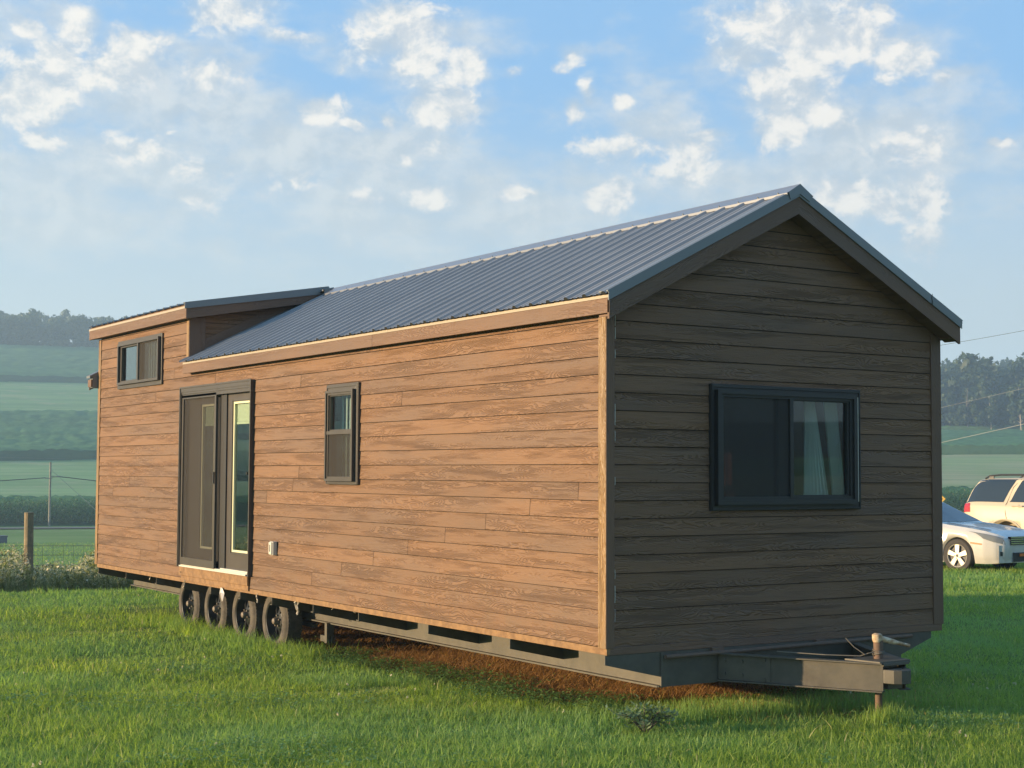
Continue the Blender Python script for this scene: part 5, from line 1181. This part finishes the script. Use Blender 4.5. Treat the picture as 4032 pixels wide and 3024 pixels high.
# leafy weed lying in the foreground
bx0, by0 = [float(q) for q in ray_at(2540, 2895, 2, -.70)[:2]]; bush = empty('leafy_weed', (bx0, by0, ground_z(bx0, by0)), 'grey-green leafy weed lying in the foreground grass', 'plant')
mb_ = MB(); tips = []
for i in range(26):
    a = rng.uniform(0, 6.28); L = rng.uniform(.08, .24); e = Vector((math.cos(a)*L*1.25, math.sin(a)*L*.7, rng.uniform(.08, .19))); mb_.tube([(0, 0, .0), e*.5+Vector((0, 0, .05)), e], [.004, .003, .0015], 4); tips += [e*f+Vector((0, 0, .05*(1-abs(2*f-1)))) for f in np.linspace(.35, 1, 9)]
mb_.build('stem', 'bark', bush); P = np.array([tuple(t) for t in tips]); P = np.repeat(P, 3, 0)+rng.normal(0, .016, (len(P)*3, 3)); lf = MB()
for p in P:
    a = rng.uniform(0, 6.28); L = rng.uniform(.025, .055); w_ = L*.22; c, s_ = math.cos(a), math.sin(a); z_ = rng.uniform(-.3, .8)*L
    lf.face([(p[0], p[1], p[2]), (p[0]+c*L*.5-s_*w_, p[1]+s_*L*.5+c*w_, p[2]+z_*.5), (p[0]+c*L, p[1]+s_*L, p[2]+z_), (p[0]+c*L*.5+s_*w_, p[1]+s_*L*.5-c*w_, p[2]+z_*.5)], None, rng.random()*.9)
lf.build('leaves', 'weed_grey', bush)
# weeds on the bank beyond the lawn, some in white flower
def bank(n, d0, d1, a0, a1):
    return scatter(n, d0, d1, a0, a1, 1.0)
x, y, r = bank(30000, 24.6, 29.5, 3, 30); gz = height(x, y)
gr_o = blades(np.stack([x, y, gz], 1), rng.uniform(.25, .72, len(x)), rng.uniform(.006, .012, len(x)), rng.uniform(.1, .7, len(x)), 3, 'weed_leaf', 'weeds'); tag(gr_o, 'tall weeds on the bank behind the lawn', 'weeds', kind='stuff')
def weed_cloud(n, matname, name, label, sz, zlo, zhi, thr, per):
    x, y, r = bank(n, 24.8, 29, 3, 30); k = clump(x*1.6+2, y*1.3, 1.1)+.25*np.sin(np.degrees(np.arctan2(x-CX, y-CY))*2.3) > thr; x, y = x[k], y[k]
    ad_ = np.degrees(np.arctan2(x-CX, y-CY)); H = rng.uniform(zlo, zhi, len(x))*(.7+.45*clump(x, y, .9))*1.12*(1.0-.26*sstep(ad_, 15.0, 15.6)*(1-sstep(ad_, 16.9, 17.6)))*(.55+.45*sstep(r[k], 25.2, 26.6)); P = np.stack([x, y, height(x, y)+H], 1); P = np.repeat(P, per, 0)+rng.normal(0, .035, (len(P)*per, 3))
    d = rng.normal(size=P.shape)*sz; e = rng.normal(size=P.shape)*sz; V = np.stack([P-d, P+e, P+d, P-e], 1).reshape(-1, 3)
    tag(np_mesh(name, V, np.arange(len(V)), np.full(len(P), 4), matname, rnd=rng.random(len(P))*.9), label, 'weeds', kind='stuff')
weed_cloud(14000, 'weed_leaf', 'weeds', 'leafy undergrowth on the bank by the fence', .013, .1, 1.02, .15, 9)
weed_cloud(9000, 'flower', 'white_flowers', 'white-flowering weeds round the fence post', .011, .40, 1.08, .12, 9)

# ------------------------------------------------------------------ pieces that come apart become objects of their own
def split_pieces(prefix):
    for o in [o for o in bpy.data.objects if o.name.split('.')[0] == prefix and o.type == 'MESH']:
        bm = bmesh.new(); bm.from_mesh(o.data); bmesh.ops.remove_doubles(bm, verts=bm.verts, dist=1e-5); bm.verts.ensure_lookup_table(); seen = {}; comps = []
        for v in bm.verts:
            if v.index in seen: continue
            st = [v]; seen[v.index] = len(comps); comp = []
            while st:
                q = st.pop(); comp.append(q)
                for e in q.link_edges:
                    r_ = e.other_vert(q)
                    if r_.index not in seen: seen[r_.index] = len(comps); st.append(r_)
            comps.append(comp)
        if len(comps) > 1:
            for i in range(len(comps)):
                b2 = bm.copy(); b2.verts.ensure_lookup_table(); bmesh.ops.delete(b2, geom=[v for v in b2.verts if seen[v.index] != i], context='VERTS')
                me = bpy.data.meshes.new(prefix); b2.to_mesh(me); b2.free()
                for mt in o.data.materials: me.materials.append(mt)
                if i == 0: first = me
                else: c = o.copy(); c.data = me; col.objects.link(c); c.parent = o.parent
            o.data = first
        bm.free()
for nm_ in ('screw', 'board_joint', 'cross_tube', 'caulk_bead', 'bolt'): split_pieces(nm_)

# ------------------------------------------------------------------ haze
bm = bmesh.new(); bmesh.ops.create_cube(bm, size=1); me = bpy.data.meshes.new('haze'); bm.to_mesh(me); bm.free()
hz_ = bpy.data.objects.new('haze', me); col.objects.link(hz_)
zlo_ = float(GZ.min())-1.0; zhi_ = 100.0
hz_.scale = (2040, 2040, zhi_-zlo_); hz_.location = (CX, CY, (zlo_+zhi_)/2)
hm = bpy.data.materials.new('haze'); hm.use_nodes = True; t = NT(hm.node_tree); o = t.n('ShaderNodeOutputMaterial'); pv = t.n('ShaderNodeVolumePrincipled')
pv.inputs['Color'].default_value = rgb(.52, .78, 1.0); pv.inputs['Density'].default_value = .00085; pv.inputs['Anisotropy'].default_value = .15; t.lk(pv.outputs[0], o.inputs['Volume'])
me.materials.append(hm); tag(hz_, kind='stuff')
